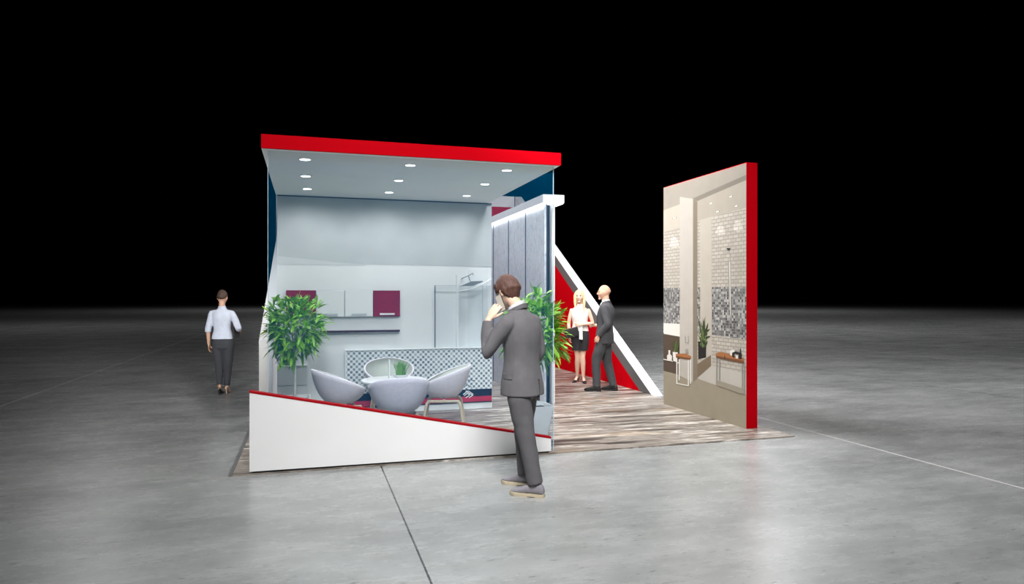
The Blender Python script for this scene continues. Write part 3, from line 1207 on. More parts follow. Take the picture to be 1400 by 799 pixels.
# ------------------------------------------------------------------ people
SKIN = mat('skin', (214, 168, 142), 0.55, var=0.04, vscale=12)
SKIN_PALE = mat('pale_skin', (232, 194, 170), 0.55, var=0.04, vscale=12)
SUIT = mat('grey_suit_wool', (103, 101, 104), 0.9, var=0.07, vscale=14, bump=0.12, bscale=300)
SUIT_LEG = mat('grey_trouser_wool', (90, 88, 91), 0.9, var=0.07, vscale=14, bump=0.12, bscale=300)
SUIT_DARK = mat('charcoal_suit_wool', (66, 66, 69), 0.9, var=0.10, vscale=12, bump=0.1, bscale=300)
SHIRT = mat('white_shirt', (232, 232, 236), 0.8, var=0.03)
BLUE_SHIRT = mat('pale_blue_shirt', (204, 210, 224), 0.85, var=0.05, vscale=14, bump=0.1, bscale=120)
BLOUSE = mat('cream_blouse', (232, 228, 220), 0.8, var=0.05, vscale=18)
JEANS = mat('charcoal_trousers', (66, 67, 72), 0.9, var=0.12, vscale=10, bump=0.1, bscale=260)
SKIRT = mat('black_skirt', (42, 40, 44), 0.85, var=0.1)
HAIR_BROWN = mat('brown_hair', (92, 62, 52), 0.55, var=0.32, vscale=9, stretch=(12, 12, 1.2), bump=0.5, bscale=16)
HAIR_DARK = mat('dark_brown_hair', (76, 56, 44), 0.55, var=0.32, vscale=9, stretch=(12, 12, 1.2), bump=0.5, bscale=16)
HAIR_BLOND = mat('blond_hair', (226, 200, 152), 0.55, var=0.16, vscale=9, stretch=(12, 12, 1.2), bump=0.4, bscale=16)
HAIR_STUBBLE = mat('shaved_hair', (196, 152, 126), 0.7, var=0.08)
SUEDE = mat('grey_suede', (134, 130, 136), 0.85, var=0.10, vscale=16)
SOLE = mat('beige_sole', (192, 178, 152), 0.7, var=0.06)
LEATHER = mat('black_leather', (36, 35, 36), 0.4, var=0.1)
EYE_M = mat('dark_eye', (44, 34, 30), 0.3, var=0.05)
LIP = mat('lips', (182, 104, 98), 0.5, var=0.05)
PHONE_M = mat('phone_case', (206, 200, 188), 0.35, var=0.02)


def V(*a):
    return Vector(a)


def head_matrix(c, pitch=0, yaw=0, roll=0, s=1.0):
    return Matrix.Translation(c) @ Matrix.Rotation(math.radians(yaw), 4, 'Z') @ Matrix.Rotation(math.radians(-pitch), 4, 'X') @ Matrix.Rotation(math.radians(roll), 4, 'Y') @ Matrix.Scale(s, 4)


def skull(az, el, k=1.0):
    """point of the bare head in the direction az (0 = face), el; head faces +y"""
    x, y, z = math.sin(az) * math.cos(el), math.cos(az) * math.cos(el), math.sin(el)
    px, py, pz = 0.076 * x, 0.098 * y, 0.118 * z
    if z < 0:
        t = -z
        px *= 1 - 0.32 * t ** 1.4
        py = py * (1 - 0.12 * t) + 0.012 * t if y > 0 else py * (1 - 0.42 * t)
    else:
        py = py * 1.02 - 0.006
    if y > 0:
        py *= 0.95
    return V(px * k, py * k, pz * k)


def add_head(mb, Mx):
    nu, nv = 36, 24
    rg = []
    for i in range(nv + 1):
        el = max(min(PI * i / nv - PI / 2, 1.565), -1.565)
        rg.append([Mx @ skull(2 * PI * k / nu, el) for k in range(nu)])
    mb.rings(rg)
    R3 = Mx.to_3x3()

    def e(c, r):
        mb.ell(Mx @ V(*c), r, R3, 14, 9)
    # nose, brow, cheeks, chin, lips, ears
    mb.loft([(Mx @ V(0, 0.086, 0.024), R3 @ V(0.008, 0, 0), R3 @ V(0, 0.008, 0)), (Mx @ V(0, 0.098, 0.0), R3 @ V(0.010, 0, 0), R3 @ V(0, 0.010, 0)),
             (Mx @ V(0, 0.107, -0.022), R3 @ V(0.015, 0, 0), R3 @ V(0, 0.013, 0)), (Mx @ V(0, 0.095, -0.032), R3 @ V(0.015, 0, 0), R3 @ V(0, 0.010, 0))], 12, 3)
    for sx in (-1, 1):
        e((sx * 0.030, 0.077, 0.030), (0.024, 0.012, 0.008))
        e((sx * 0.040, 0.066, -0.022), (0.020, 0.016, 0.018))
        e((sx * 0.077, -0.004, -0.004), (0.009, 0.018, 0.031))
        e((sx * 0.081, -0.010, 0.006), (0.008, 0.014, 0.018))
    e((0, 0.078, -0.098), (0.027, 0.020, 0.018))
    e((0, 0.088, -0.056), (0.022, 0.010, 0.007))
    e((0, 0.087, -0.067), (0.019, 0.010, 0.008))


def face_parts(parent, Mx, brow_mat):
    R3 = Mx.to_3x3()
    for sx in (-1, 1):
        b = MB()
        b.ell(Mx @ V(sx * 0.030, 0.079, 0.012), (0.015, 0.0075, 0.0085), R3, 12, 8)
        b.build('eye', EYE_M, parent, True)
        b = MB()
        b.tube([Mx @ V(sx * 0.012, 0.091, 0.031), Mx @ V(sx * 0.030, 0.091, 0.036), Mx @ V(sx * 0.048, 0.080, 0.030)], [0.003, 0.0042, 0.002], 8, 3)
        b.build('eyebrow', brow_mat, parent, True)
    b = MB()
    b.ell(Mx @ V(0, 0.0925, -0.0605), (0.021, 0.0065, 0.0085), R3, 14, 8)
    b.build('lips', LIP, parent, True)


def hair_cap(parent, Mx, m, front, side, back, vol=1.10, top=1.0, seed=1, name='hair', rough=0.004, extra=None):
    """hair over the skull; front/side/back: how far down (radians of elevation) it reaches"""
    nu, nv = 64, 40
    mb = MB()
    rg = []
    for i in range(nv + 1):
        el = max(min(PI * i / nv - PI / 2, 1.565), -1.565)
        ring = []
        for k in range(nu):
            az = 2 * PI * k / nu
            c = math.cos(az)
            lim = side + (front - side) * max(c, 0) ** 1.3 if c > 0 else side + (back - side) * (-c) ** 0.9
            t = min(max((el - lim) / (0.18 + 0.34 * max(-c, 0)), 0), 1)
            t = t * t * (3 - 2 * t)
            p = skull(az, el)
            ve = vol - (0.13 * min(1.0, max(0.0, -el) / 0.8) if c < 0.3 else 0)
            kk = 0.90 + (ve - 0.90) * t
            q = p * kk
            if el > 0:
                q.z += 0.118 * (top - 1.0) * math.sin(el) ** 0.8 * t
            n_ = noise.noise(V(az * 4.5, el * 2.0, seed * 7.3)) + 0.6 * noise.noise(V(az * 12, el * 3.0, seed * 3.1))
            q += p.normalized() * rough * n_ * t
            ring.append(Mx @ q)
        rg.append(ring)
    mb.rings(rg)
    if extra:
        extra(mb, Mx)
    return mb.build(name, m, parent, True, None)


def add_hand(mb, wrist, fwd, back, thumb, s=1.0, curl=(12, 16, 20), spread=5, tcurl=10, tout=40):
    """wrist: point; fwd: along the hand; back: out of the back of the hand; thumb: towards the thumb's side"""
    f = fwd.normalized()
    t = (thumb - f * thumb.dot(f)).normalized()
    n = back - f * back.dot(f) - t * back.dot(t)
    n = n.normalized()
    P = lambda a, b_, c: wrist + (f * a + t * b_ + n * c) * s
    mb.loft([(P(-0.02, 0, 0), t * 0.027 * s, n * 0.020 * s), (P(0.012, 0, 0), t * 0.029 * s, n * 0.018 * s), (P(0.05, 0.0, 0), t * 0.039 * s, n * 0.016 * s), (P(0.088, -0.001, 0), t * 0.040 * s, n * 0.012 * s)], 16, 3)
    for i, (b0, L, r) in enumerate(((0.030, 0.072, 0.0092), (0.010, 0.080, 0.0095), (-0.011, 0.074, 0.0090), (-0.030, 0.058, 0.0080))):
        p = P(0.082, b0, 0)
        pts = [p]
        ang = 0.0
        sp = math.radians(spread * (1.5 - i))
        for seg, cu in zip((0.46, 0.30, 0.24), curl):
            ang += math.radians(cu * (1 + 0.08 * i))
            d = (f * math.cos(ang) - n * math.sin(ang)) + t * math.sin(sp)
            p = p + d.normalized() * L * seg * s * 1.05
            pts.append(p)
        mb.tube(pts, [r * s, r * 0.95 * s, r * 0.88 * s, r * 0.72 * s], 10, 3)
    a0 = math.radians(tout)
    p = P(0.022, 0.020, -0.006)
    d1 = (f * math.cos(a0) + t * math.sin(a0) - n * 0.25).normalized()
    a1 = math.radians(tout - 22)
    d2 = (f * math.cos(a1) + t * math.sin(a1) - n * (0.25 + tcurl * 0.02)).normalized()
    mb.tube([p, p + d1 * 0.036 * s, p + d1 * 0.036 * s + d2 * 0.032 * s, p + d1 * 0.036 * s + d2 * 0.058 * s], [0.0135 * s, 0.0115 * s, 0.0100 * s, 0.0075 * s], 10, 3)


def rot_axes(yaw):
    a = math.radians(yaw)
    return V(math.cos(a), math.sin(a), 0), V(-math.sin(a), math.cos(a), 0)


def add_torso(mb, rings, caps=True):
    """rings: (centre, half width, half depth, yaw)"""
    K = []
    for c, w, d, yw in rings:
        a, b_ = rot_axes(yw)
        K.append((c, a * w, b_ * d))
    mb.loft(K, 28, 4, caps, 2.35)


def folds(amp, f=9.0, seed=0.0, zs=0.5):
    def g(co):
        return amp * (noise.noise(V(co.x * f + seed, co.y * f, co.z * f * zs)) + 0.5 * noise.noise(V(co.x * f * 2.3, co.y * f * 2.3 + seed, co.z * f * zs * 2.0)))
    return g


def flat_shoe(parent, ankle, yaw, L=0.285, upper=None, sole=None, floor=0.0, toe=1.0):
    a, f = rot_axes(yaw)
    h0 = V(ankle.x, ankle.y, floor) - f * 0.075
    # sole
    out = []
    prof = [(0.0, 0.022), (0.015, 0.034), (0.07, 0.037), (0.13, 0.036), (0.19, 0.046), (0.235, 0.044), (0.268, 0.032), (0.285, 0.014)]
    k = L / 0.285
    for y, w in prof:
        out.append((-w, y * k))
    for y, w in prof[::-1]:
        out.append((w * 0.94, y * k))
    mb = MB()

    def to3(p, q, z):
        lift = 0.010 * max(0, (q / L - 0.72) / 0.28) ** 2
        return h0 + a * p * 1.06 + f * (q + 0.000) + V(0, 0, z + lift)
    mb.prism(out, to3, 0.006, 0.026)
    hl = [(p, q) for p, q in out if q < 0.085 * k]
    mb.prism(hl, to3, 0.0, 0.008)
    fl_ = [(p, q) for p, q in out if q > 0.12 * k]
    mb.prism(fl_, to3, 0.0, 0.008)
    sh = MB()
    K = []
    for y, w, h in ((0.004, 0.022, 0.070), (0.02, 0.033, 0.100), (0.05, 0.038, 0.116), (0.085, 0.039, 0.118), (0.12, 0.037, 0.100), (0.16, 0.040, 0.082), (0.20, 0.043, 0.066), (0.24, 0.041, 0.056), (0.266, 0.031, 0.047), (0.282, 0.014, 0.036)):
        lo = 0.020 + 0.010 * max(0, (y / 0.285 - 0.72) / 0.28) ** 2
        zc = (h * toe + lo) / 2
        K.append((h0 + f * y * k + V(0, 0, zc), a * w, V(0, 0, (h * toe - lo) / 2)))
    sh.loft(K, 20, 3, False, 2.5)
    o = sh.build('shoe', upper, parent, True, 60)
    mb.build('sole', sole, o)
    return o


def heel_shoe(parent, ankle, yaw, m, floor=0.0, hh=0.075):
    a, f = rot_axes(yaw)
    h0 = V(ankle.x, ankle.y, floor) - f * 0.045
    sh = MB()
    K = []
    for y, w, lo, h in ((0.0, 0.018, hh, hh + 0.045), (0.02, 0.026, hh - 0.004, hh + 0.04), (0.06, 0.028, hh * 0.78, hh + 0.02), (0.10, 0.032, hh * 0.38, hh * 0.85), (0.135, 0.036, 0.006, 0.052), (0.165, 0.034, 0.003, 0.038), (0.195, 0.022, 0.003, 0.026), (0.215, 0.006, 0.004, 0.014)):
        K.append((h0 + f * y + V(0, 0, (lo + h) / 2), a * w, V(0, 0, (h - lo) / 2)))
    sh.loft(K, 16, 3, False)
    o = sh.build('shoe', m, parent, True, 60)
    hb = MB()
    hb.tube([h0 + f * 0.016 + V(0, 0, hh + 0.002), h0 + f * 0.012 + V(0, 0, hh * 0.5), h0 + f * 0.006 + V(0, 0, 0.006)], [0.019, 0.009, 0.006], 10, 3)
    for v in hb.bm.verts:
        v.co.z = max(v.co.z, floor)
    hb.build('heel', m, o, True)
    return o


def foot_skin(mb, ankle, yaw, floor, heeled):
    a, f = rot_axes(yaw)
    h0 = V(ankle.x, ankle.y, floor) - f * 0.045
    if heeled:
        mb.loft([(h0 + f * 0.01 + V(0, 0, 0.098), a * 0.022, V(0, 0, 0.018)), (h0 + f * 0.06 + V(0, 0, 0.085), a * 0.024, V(0, 0, 0.026)), (h0 + f * 0.11 + V(0, 0, 0.052), a * 0.030, V(0, 0, 0.018)), (h0 + f * 0.16 + V(0, 0, 0.022), a * 0.030, V(0, 0, 0.012))], 14, 3)
    else:
        mb.loft([(h0 + V(0, 0, 0.05), a * 0.026, V(0, 0, 0.022)), (h0 + f * 0.08 + V(0, 0, 0.05), a * 0.028, V(0, 0, 0.022)), (h0 + f * 0.17 + V(0, 0, 0.036), a * 0.032, V(0, 0, 0.010))], 12, 3)


def add_body(mb, J, fem, Mx):
    """skin: head, neck, trunk, arms and legs as one surface"""
    k = 0.86 if fem else 1.0
    add_head(mb, Mx)
    R3 = Mx.to_3x3()
    nk = 0.047 if fem else 0.056
    mb.tube([J['neck'] - V(0, 0, 0.05), J['neck'] + V(0, 0, 0.02), Mx @ V(0, -0.018, -0.06), Mx @ V(0, -0.012, 0.0)], [nk * 1.25, nk, nk, nk * 0.9], 18, 4)
    add_torso(mb, [(J['pelvis'] - V(0, 0, 0.04), 0.145 * (1.02 if fem else 1), 0.10, 0), (J['waist'], 0.120 * k + 0.006, 0.090 * k, 0), (J['chest'], 0.150 * k, 0.105 * k, J.get('twist', 0)),
                   (J['neck'] - V(0, 0, 0.085), 0.135 * k, 0.072 * k, J.get('twist', 0)), (J['neck'] - V(0, 0, 0.01), 0.06 * k, 0.055 * k, J.get('twist', 0))])
    for s in 'LR':
        mb.tube([J['sh' + s] - V(0, 0, 0.02), J['sh' + s].lerp(J['el' + s], 0.5), J['el' + s], J['el' + s].lerp(J['wr' + s], 0.35), J['wr' + s]], [0.040 * k, 0.042 * k, 0.038 * k, 0.038 * k, 0.026 * k], 16, 4)
        mb.tube([J['hip' + s], J['hip' + s].lerp(J['kn' + s], 0.5), J['kn' + s], J['kn' + s].lerp(J['an' + s], 0.35), J['an' + s]], [0.082, 0.068, 0.048, 0.050, 0.034] if not fem else [0.080, 0.066, 0.046, 0.047, 0.030], 18, 4)


def add_sleeve(mb, J, s, r, end=1.0):
    sh, el, wr = J['sh' + s], J['el' + s], J['wr' + s]
    e = el.lerp(wr, (end - 0.5) * 2)
    root = sh + V(-0.06 if sh.x > 0 else 0.06, 0, 0.012)
    mb.tube([root, sh + V(0, 0, -0.012), sh.lerp(el, 0.5), el, el.lerp(e, 0.5), e], [r[0] * 0.72, r[0] * 0.96, r[1], r[2], (r[2] + r[3]) / 2, r[3]], 18, 4, round_caps='start')


def add_pants(mb, J, hip, thigh, knee, ankle, hem=0.05):
    add_torso(mb, [(J['pelvis'] + V(0, 0, 0.03), hip[0] * 0.93, hip[1] * 0.93, 0), (J['pelvis'], hip[0], hip[1], 0), (J['pelvis'] - V(0, 0, 0.07), hip[0] * 0.97, hip[1] * 0.97, 0)], 'end')
    for s in 'LR':
        h, k_, a = J['hip' + s], J['kn' + s], J['an' + s]
        end = a + (k_ - a).normalized() * hem
        mb.tube([h, h.lerp(k_, 0.5), k_, k_.lerp(end, 0.5), end], [thigh, (thigh + knee) / 2 + 0.006, knee, (knee + ankle) / 2, ankle], 20, 4, round_caps='start')


def ring_band(mb, c, w, d, z0, z1, th, yaw=0, a0=0, a1=2 * PI, n=32, tilt=0.0):
    """a strip of cloth standing off an oval body section, from angle a0 to a1"""
    a, f = rot_axes(yaw)
    full = abs(a1 - a0 - 2 * PI) < 1e-6
    m = n if full else n + 1
    rg = []
    for (dz, off) in ((z0, 0), (z1, 0), (z1, th), (z0, th)):
        ring = []
        for k in range(m):
            t = a0 + (a1 - a0) * k / n
            p = c + a * (w + off) * math.cos(t) + f * (d + off) * math.sin(t) + V(0, 0, dz)
            p.z += tilt * math.sin(t) * d
            ring.append(p)
        rg.append(ring)
    rg.append(rg[0])
    mb.rings(rg, cap=False, closed=full)


# ---- the man on the phone, back three-quarters to us
PH = thing('person', 'man in a grey suit seen from behind with a phone at his ear', 'person', (0.080, 5.62, 0), math.radians(58))
J = dict(pelvis=V(0, 0.0, 0.93), waist=V(0, 0.0, 1.10), chest=V(0, 0.01, 1.30), neck=V(-0.005, 0.035, 1.480),
         shL=V(-0.180, 0.02, 1.400), elL=V(-0.258, 0.175, 1.15), wrL=V(-0.195, 0.200, 1.405),
         shR=V(0.180, 0.0, 1.400), elR=V(0.215, -0.035, 1.13), wrR=V(0.185, 0.10, 0.93),
         hipL=V(-0.086, 0.0, 0.90), knL=V(-0.085, -0.085, 0.50), anL=V(-0.085, -0.180, 0.085),
         hipR=V(0.086, 0.0, 0.90), knR=V(0.115, 0.055, 0.50), anR=V(0.150, 0.060, 0.085))
HM = head_matrix(V(-0.012, 0.128, 1.630), pitch=24, yaw=-14, s=1.07)
mb = MB()
add_body(mb, J, False, HM)
add_hand(mb, J['wrL'] + V(0.004, -0.006, 0.014), V(0.40, -0.34, 0.80), V(-0.9, 0.15, 0.3), V(0.1, -0.9, -0.3), 1.0, (10, 14, 14), 4, 10, 38)
add_hand(mb, J['wrR'], V(-0.1, 0.35, -0.9), V(0.95, 0.1, 0), V(0.1, 0.9, 0.2), 0.95, (20, 25, 20))
for s, yw in (('L', 12), ('R', 10)):
    foot_skin(mb, J['an' + s], yw, 0.0, False)
remeshed(mb, 'body', SKIN_PALE, PH, 0.0042, 3)
face_parts(PH, HM, HAIR_BROWN)


def fringe(mb, Mx):
    R3 = Mx.to_3x3()
    mb.loft([(Mx @ V(-0.066, 0.040, 0.060), R3 @ V(0.020, 0.012, 0), R3 @ V(0, 0, 0.036)), (Mx @ V(-0.030, 0.098, 0.066), R3 @ V(0.020, 0.018, 0), R3 @ V(0, 0, 0.040)),
             (Mx @ V(0.03, 0.090, 0.078), R3 @ V(-0.01, 0.016, 0), R3 @ V(0, 0, 0.032)), (Mx @ V(0.06, 0.05, 0.068), R3 @ V(0, 0.018, 0), R3 @ V(0, 0, 0.028))], 14, 4)


hair_cap(PH, HM, HAIR_BROWN, 0.22, -0.06, -1.12, 1.19, 1.06, 3, rough=0.006, extra=fringe)
mb = MB()
add_torso(mb, [(V(0.0, -0.008, 0.795), 0.192, 0.168, 0), (V(0, -0.003, 0.90), 0.187, 0.156, 0), (V(0, 0.0, 1.08), 0.166, 0.130, 0), (V(0, 0.004, 1.28), 0.190, 0.140, 0),
               (V(0, 0.012, 1.40), 0.190, 0.118, 0), (V(-0.003, 0.022, 1.462), 0.118, 0.084, 0), (V(-0.005, 0.032, 1.492), 0.070, 0.068, 0)], 'end')
add_sleeve(mb, J, 'L', (0.072, 0.066, 0.060, 0.047), 0.985)
add_sleeve(mb, J, 'R', (0.074, 0.066, 0.058, 0.048), 0.97)
jk = remeshed(mb, 'jacket', SUIT, PH, 0.0065, 5, folds(0.0045, 8, 2.0, 0.6))
mb = MB()
ring_band(mb, V(-0.004, 0.034, 1.470), 0.072, 0.072, 0.0, 0.036, 0.010, 0, 0, 2 * PI, 32, -0.55)
mb.build('jacket_collar', SUIT, jk, True, 50)
mb = MB()
ring_band(mb, V(0.0, 0.004, 0.935), 0.179, 0.142, 0.0, 0.042, 0.010, 0, PI * 0.80, PI * 1.06, 12)
mb.build('pocket_flap', SUIT, jk, True, 50)
mb = MB()
mb.box(-0.0018, 0.0018, -0.172, -0.146, 0.755, 0.93)
mb.build('vent', mat('vent_edge', (70, 68, 71), 0.9, var=0.05), jk)
mb = MB()
ring_band(mb, V(-0.004, 0.044, 1.486), 0.064, 0.064, 0.0, 0.046, 0.006, 0, 0, 2 * PI, 32, -0.60)
mb.build('shirt_collar', SHIRT, PH, True, 50)
mb = MB()
add_pants(mb, J, (0.166, 0.128), 0.098, 0.078, 0.062, 0.016)
remeshed(mb, 'trousers', SUIT_LEG, PH, 0.0065, 5, folds(0.0065, 7, 5.0, 1.0))
flat_shoe(PH, J['anL'], 12, 0.29, SUEDE, SOLE)
flat_shoe(PH, J['anR'], 10, 0.29, SUEDE, SOLE)
# the phone he holds
pmx = Matrix.Translation((0.080, 5.62, 0)) @ Matrix.Rotation(math.radians(58), 4, 'Z')
mb = MB()
mb.box(-0.034, 0.034, -0.0045, 0.0045, -0.070, 0.070, 0.004)
phn = mb.build('smartphone', LEATHER)
lm = Matrix.Translation(V(-0.118, 0.128, 1.545)) @ Matrix.Rotation(math.radians(-24), 4, 'X') @ Matrix.Rotation(math.radians(78), 4, 'Z')
phn.matrix_world = pmx @ lm
tag(phn, 'pale backed smartphone held to the ear of the man in the grey suit', 'phone')
mb = MB()
mb.box(-0.031, 0.031, 0.0045, 0.0055, -0.067, 0.067, 0.0004)
mb.build('back_cover', PHONE_M, phn)

# ---- the woman walking away, far left
WA = thing('person', 'woman in a pale blue shirt and dark trousers walking away, far left', 'person', (-4.73, 11.15, 0), math.radians(4))
J = dict(pelvis=V(0.01, 0, 0.90), waist=V(0.0, 0.0, 1.06), chest=V(-0.005, 0.01, 1.23), neck=V(-0.01, 0.01, 1.395),
         shL=V(-0.160, 0.0, 1.335), elL=V(-0.215, -0.03, 1.06), wrL=V(-0.215, 0.0, 0.815),
         shR=V(0.150, 0.0, 1.335), elR=V(0.262, -0.03, 1.085), wrR=V(0.225, 0.18, 1.02),
         hipL=V(-0.075, 0, 0.88), knL=V(-0.062, 0.03, 0.48), anL=V(-0.035, -0.03, 0.13),
         hipR=V(0.095, 0, 0.88), knR=V(0.070, 0.06, 0.48), anR=V(0.038, 0.10, 0.11))
HM = head_matrix(V(-0.012, 0.035, 1.575), pitch=4, s=0.97)
mb = MB()
add_body(mb, J, True, HM)
add_hand(mb, J['wrL'], V(0.02, 0.12, -1), V(-1, 0, 0), V(0, 1, 0.1), 0.88, (14, 18, 18))
add_hand(mb, J['wrR'], V(-0.15, 0.98, -0.1), V(1, 0.1, 0), V(0, 0.1, 1), 0.88, (28, 30, 25))
foot_skin(mb, J['anL'], 0, 0.0, True)
foot_skin(mb, J['anR'], 0, 0.0, True)
remeshed(mb, 'body', SKIN, WA, 0.0065, 2)
face_parts(WA, HM, HAIR_DARK)
hair_cap(WA, HM, HAIR_DARK, 0.45, 0.02, -0.52, 1.13, 1.04, 5, rough=0.004)
mb = MB()
add_torso(mb, [(V(0.008, 0, 0.905), 0.172, 0.122, 0), (V(0.005, 0, 0.97), 0.162, 0.112, 0), (V(0, 0, 1.07), 0.133, 0.096, 0), (V(-0.004, 0.008, 1.23), 0.156, 0.112, 0),
               (V(-0.008, 0.008, 1.33), 0.158, 0.092, 0), (V(-0.01, 0.008, 1.385), 0.085, 0.066, 0), (V(-0.01, 0.012, 1.415), 0.058, 0.055, 0)], 'end')
add_sleeve(mb, J, 'L', (0.054, 0.054, 0.049, 0.049), 0.58)
add_sleeve(mb, J, 'R', (0.054, 0.054, 0.050, 0.047), 0.64)
sh = remeshed(mb, 'shirt', BLUE_SHIRT, WA, 0.007, 4, folds(0.005, 9, 9.0, 0.7))
mb = MB()
ring_band(mb, V(-0.01, 0.014, 1.405), 0.054, 0.052, 0, 0.03, 0.006, 0, 0, 2 * PI, 28, -0.1)
mb.build('shirt_collar', BLUE_SHIRT, sh, True, 50)
mb = MB()
add_pants(mb, J, (0.166, 0.118), 0.092, 0.066, 0.047, 0.03)
remeshed(mb, 'trousers', JEANS, WA, 0.007, 4, folds(0.004, 9, 3.0, 0.8))
BEIGE_SHOE = mat('beige_leather', (188, 160, 140), 0.5, var=0.05)
heel_shoe(WA, J['anL'], 0, LEATHER, 0.0)
heel_shoe(WA, J['anR'], 0, BEIGE_SHOE, 0.0)
mb = MB()
mb.box(-0.012, 0.012, -0.11, 0.16, -0.15, 0.14, 0.006)
fo = mb.build('folder', LEATHER)
fo.matrix_world = Matrix.Translation((-4.73, 11.15, 0)) @ Matrix.Rotation(math.radians(4), 4, 'Z') @ Matrix.Translation(V(0.186, 0.06, 1.07)) @ Matrix.Rotation(math.radians(-3), 4, 'Y')
tag(fo, 'black folder tucked under the right arm of the woman walking away', 'folder')
mb = MB()
mb.box(-0.009, 0.009, 0.160, 0.163, -0.14, 0.13)
mb.build('pages', SHIRT, fo)

# ---- the blond woman in front of the red wall
BW = thing('person', 'blond woman in a cream sleeveless blouse and black skirt facing us', 'person', (1.245, 12.50, PLAT), math.radians(174))
J = dict(pelvis=V(0, 0, 0.92), waist=V(0, 0, 1.07), chest=V(0, 0.01, 1.24), neck=V(0, 0, 1.405),
         shL=V(-0.155, 0, 1.35), elL=V(-0.225, 0.0, 1.10), wrL=V(-0.035, 0.175, 1.075),
         shR=V(0.155, 0, 1.35), elR=V(0.205, -0.02, 1.085), wrR=V(0.195, 0.06, 0.86),
         hipL=V(-0.078, 0, 0.88), knL=V(-0.050, 0.03, 0.49), anL=V(-0.060, -0.01, 0.12),
         hipR=V(0.078, 0, 0.88), knR=V(0.045, 0.02, 0.49), anR=V(0.050, -0.10, 0.12))
HM = head_matrix(V(0.005, 0.03, 1.585), pitch=2, yaw=-12, roll=2, s=0.97)
mb = MB()
add_body(mb, J, True, HM)
add_hand(mb, J['wrL'], V(1, 0.25, -0.05), V(0.2, 1, 0.1), V(0, 0.1, 1), 0.88, (18, 22, 20))
add_hand(mb, J['wrR'], V(0.0, 0.15, -1), V(1, 0.1, 0), V(0, 1, 0.1), 0.88, (22, 26, 22))
foot_skin(mb, J['anL'], 14, 0.0, True)
foot_skin(mb, J['anR'], -30, 0.0, True)
remeshed(mb, 'body', SKIN_PALE, BW, 0.0060, 2)
face_parts(BW, HM, HAIR_BLOND)


def locks(mb, Mx):
    for sx, ln, fy in ((-1, 0.26, 0.045), (1, 0.20, 0.01)):
        mb.tube([Mx @ V(sx * 0.055, -0.005, 0.085), Mx @ V(sx * 0.086, 0.012, 0.02), Mx @ V(sx * 0.088, 0.012, -0.06), Mx @ V(sx * 0.090, fy, -0.12), Mx @ V(sx * 0.082, fy + 0.02, -0.05 - ln)], [0.024, 0.024, 0.026, 0.026, 0.012], 12, 4)
    mb.loft([(Mx @ V(0, -0.085, 0.0), V(0.075, 0, 0), V(0, 0.03, 0)), (Mx @ V(0, -0.085, -0.1), V(0.080, 0, 0), V(0, 0.028, 0)), (Mx @ V(0, -0.075, -0.2), V(0.06, 0, 0), V(0, 0.02, 0))], 16, 4)


hair_cap(BW, HM, HAIR_BLOND, 0.50, -0.05, -0.9, 1.12, 1.05, 8, rough=0.003, extra=locks)
mb = MB()
add_torso(mb, [(V(0, 0, 0.95), 0.158, 0.112, 0), (V(0, 0, 1.08), 0.136, 0.100, 0), (V(0, 0.012, 1.23), 0.152, 0.118, 0), (V(0, 0.008, 1.32), 0.152, 0.092, 0), (V(0, 0.004, 1.372), 0.118, 0.068, 0), (V(0, 0.004, 1.398), 0.066, 0.058, 0)], 'end')
bl = remeshed(mb, 'blouse', BLOUSE, BW, 0.006, 3, folds(0.004, 10, 4.0, 0.7))
mb = MB()
mb.box(-0.010, 0.010, 0.112, 0.124, 0.98, 1.30, 0.003)
mb.build('button_band', SHIRT, bl)
mb = MB()
mb.loft([(V(0, 0, 0.99), V(0.145, 0, 0), V(0, 0.104, 0)), (V(0, 0, 0.90), V(0.166, 0, 0), V(0, 0.122, 0)), (V(0, 0, 0.76), V(0.166, 0, 0), V(0, 0.122, 0)), (V(0, 0.005, 0.60), V(0.148, 0, 0), V(0, 0.110, 0))], 28, 4, False, 2.2)
mb.build('skirt', SKIRT, BW, True, 50)
heel_shoe(BW, J['anL'], 14, LEATHER)
heel_shoe(BW, J['anR'], -30, LEATHER)
bm_ = Matrix.Translation((1.245, 12.50, PLAT)) @ Matrix.Rotation(math.radians(174), 4, 'Z')
mb = MB()
mb.box(-0.13, 0.13, -0.025, 0.025, -0.085, 0.085, 0.014, 3)
cl = mb.build('clutch_bag', LEATHER, None, True, 40)
cl.matrix_world = bm_ @ Matrix.Translation(V(0.150, 0.19, 0.93)) @ Matrix.Rotation(math.radians(14), 4, 'Y')
tag(cl, 'black clutch bag held at the hip of the blond woman', 'bag')
mb = MB()
mb.box(-0.128, 0.128, 0.026, 0.030, 0.0, 0.078, 0.002)
mb.build('flap', LEATHER, cl)
mb = MB()
mb.prism([(-0.03, 0), (0.03, 0), (0.055, -0.20), (-0.005, -0.215)], xz, 0.0, 0.006)
pa = mb.build('brochure', BLOUSE)
pa.matrix_world = bm_ @ Matrix.Translation(V(-0.015, 0.235, 1.02)) @ Matrix.Rotation(math.radians(8), 4, 'Y')
tag(pa, 'pale folded brochure hanging from the hand of the blond woman', 'brochure')

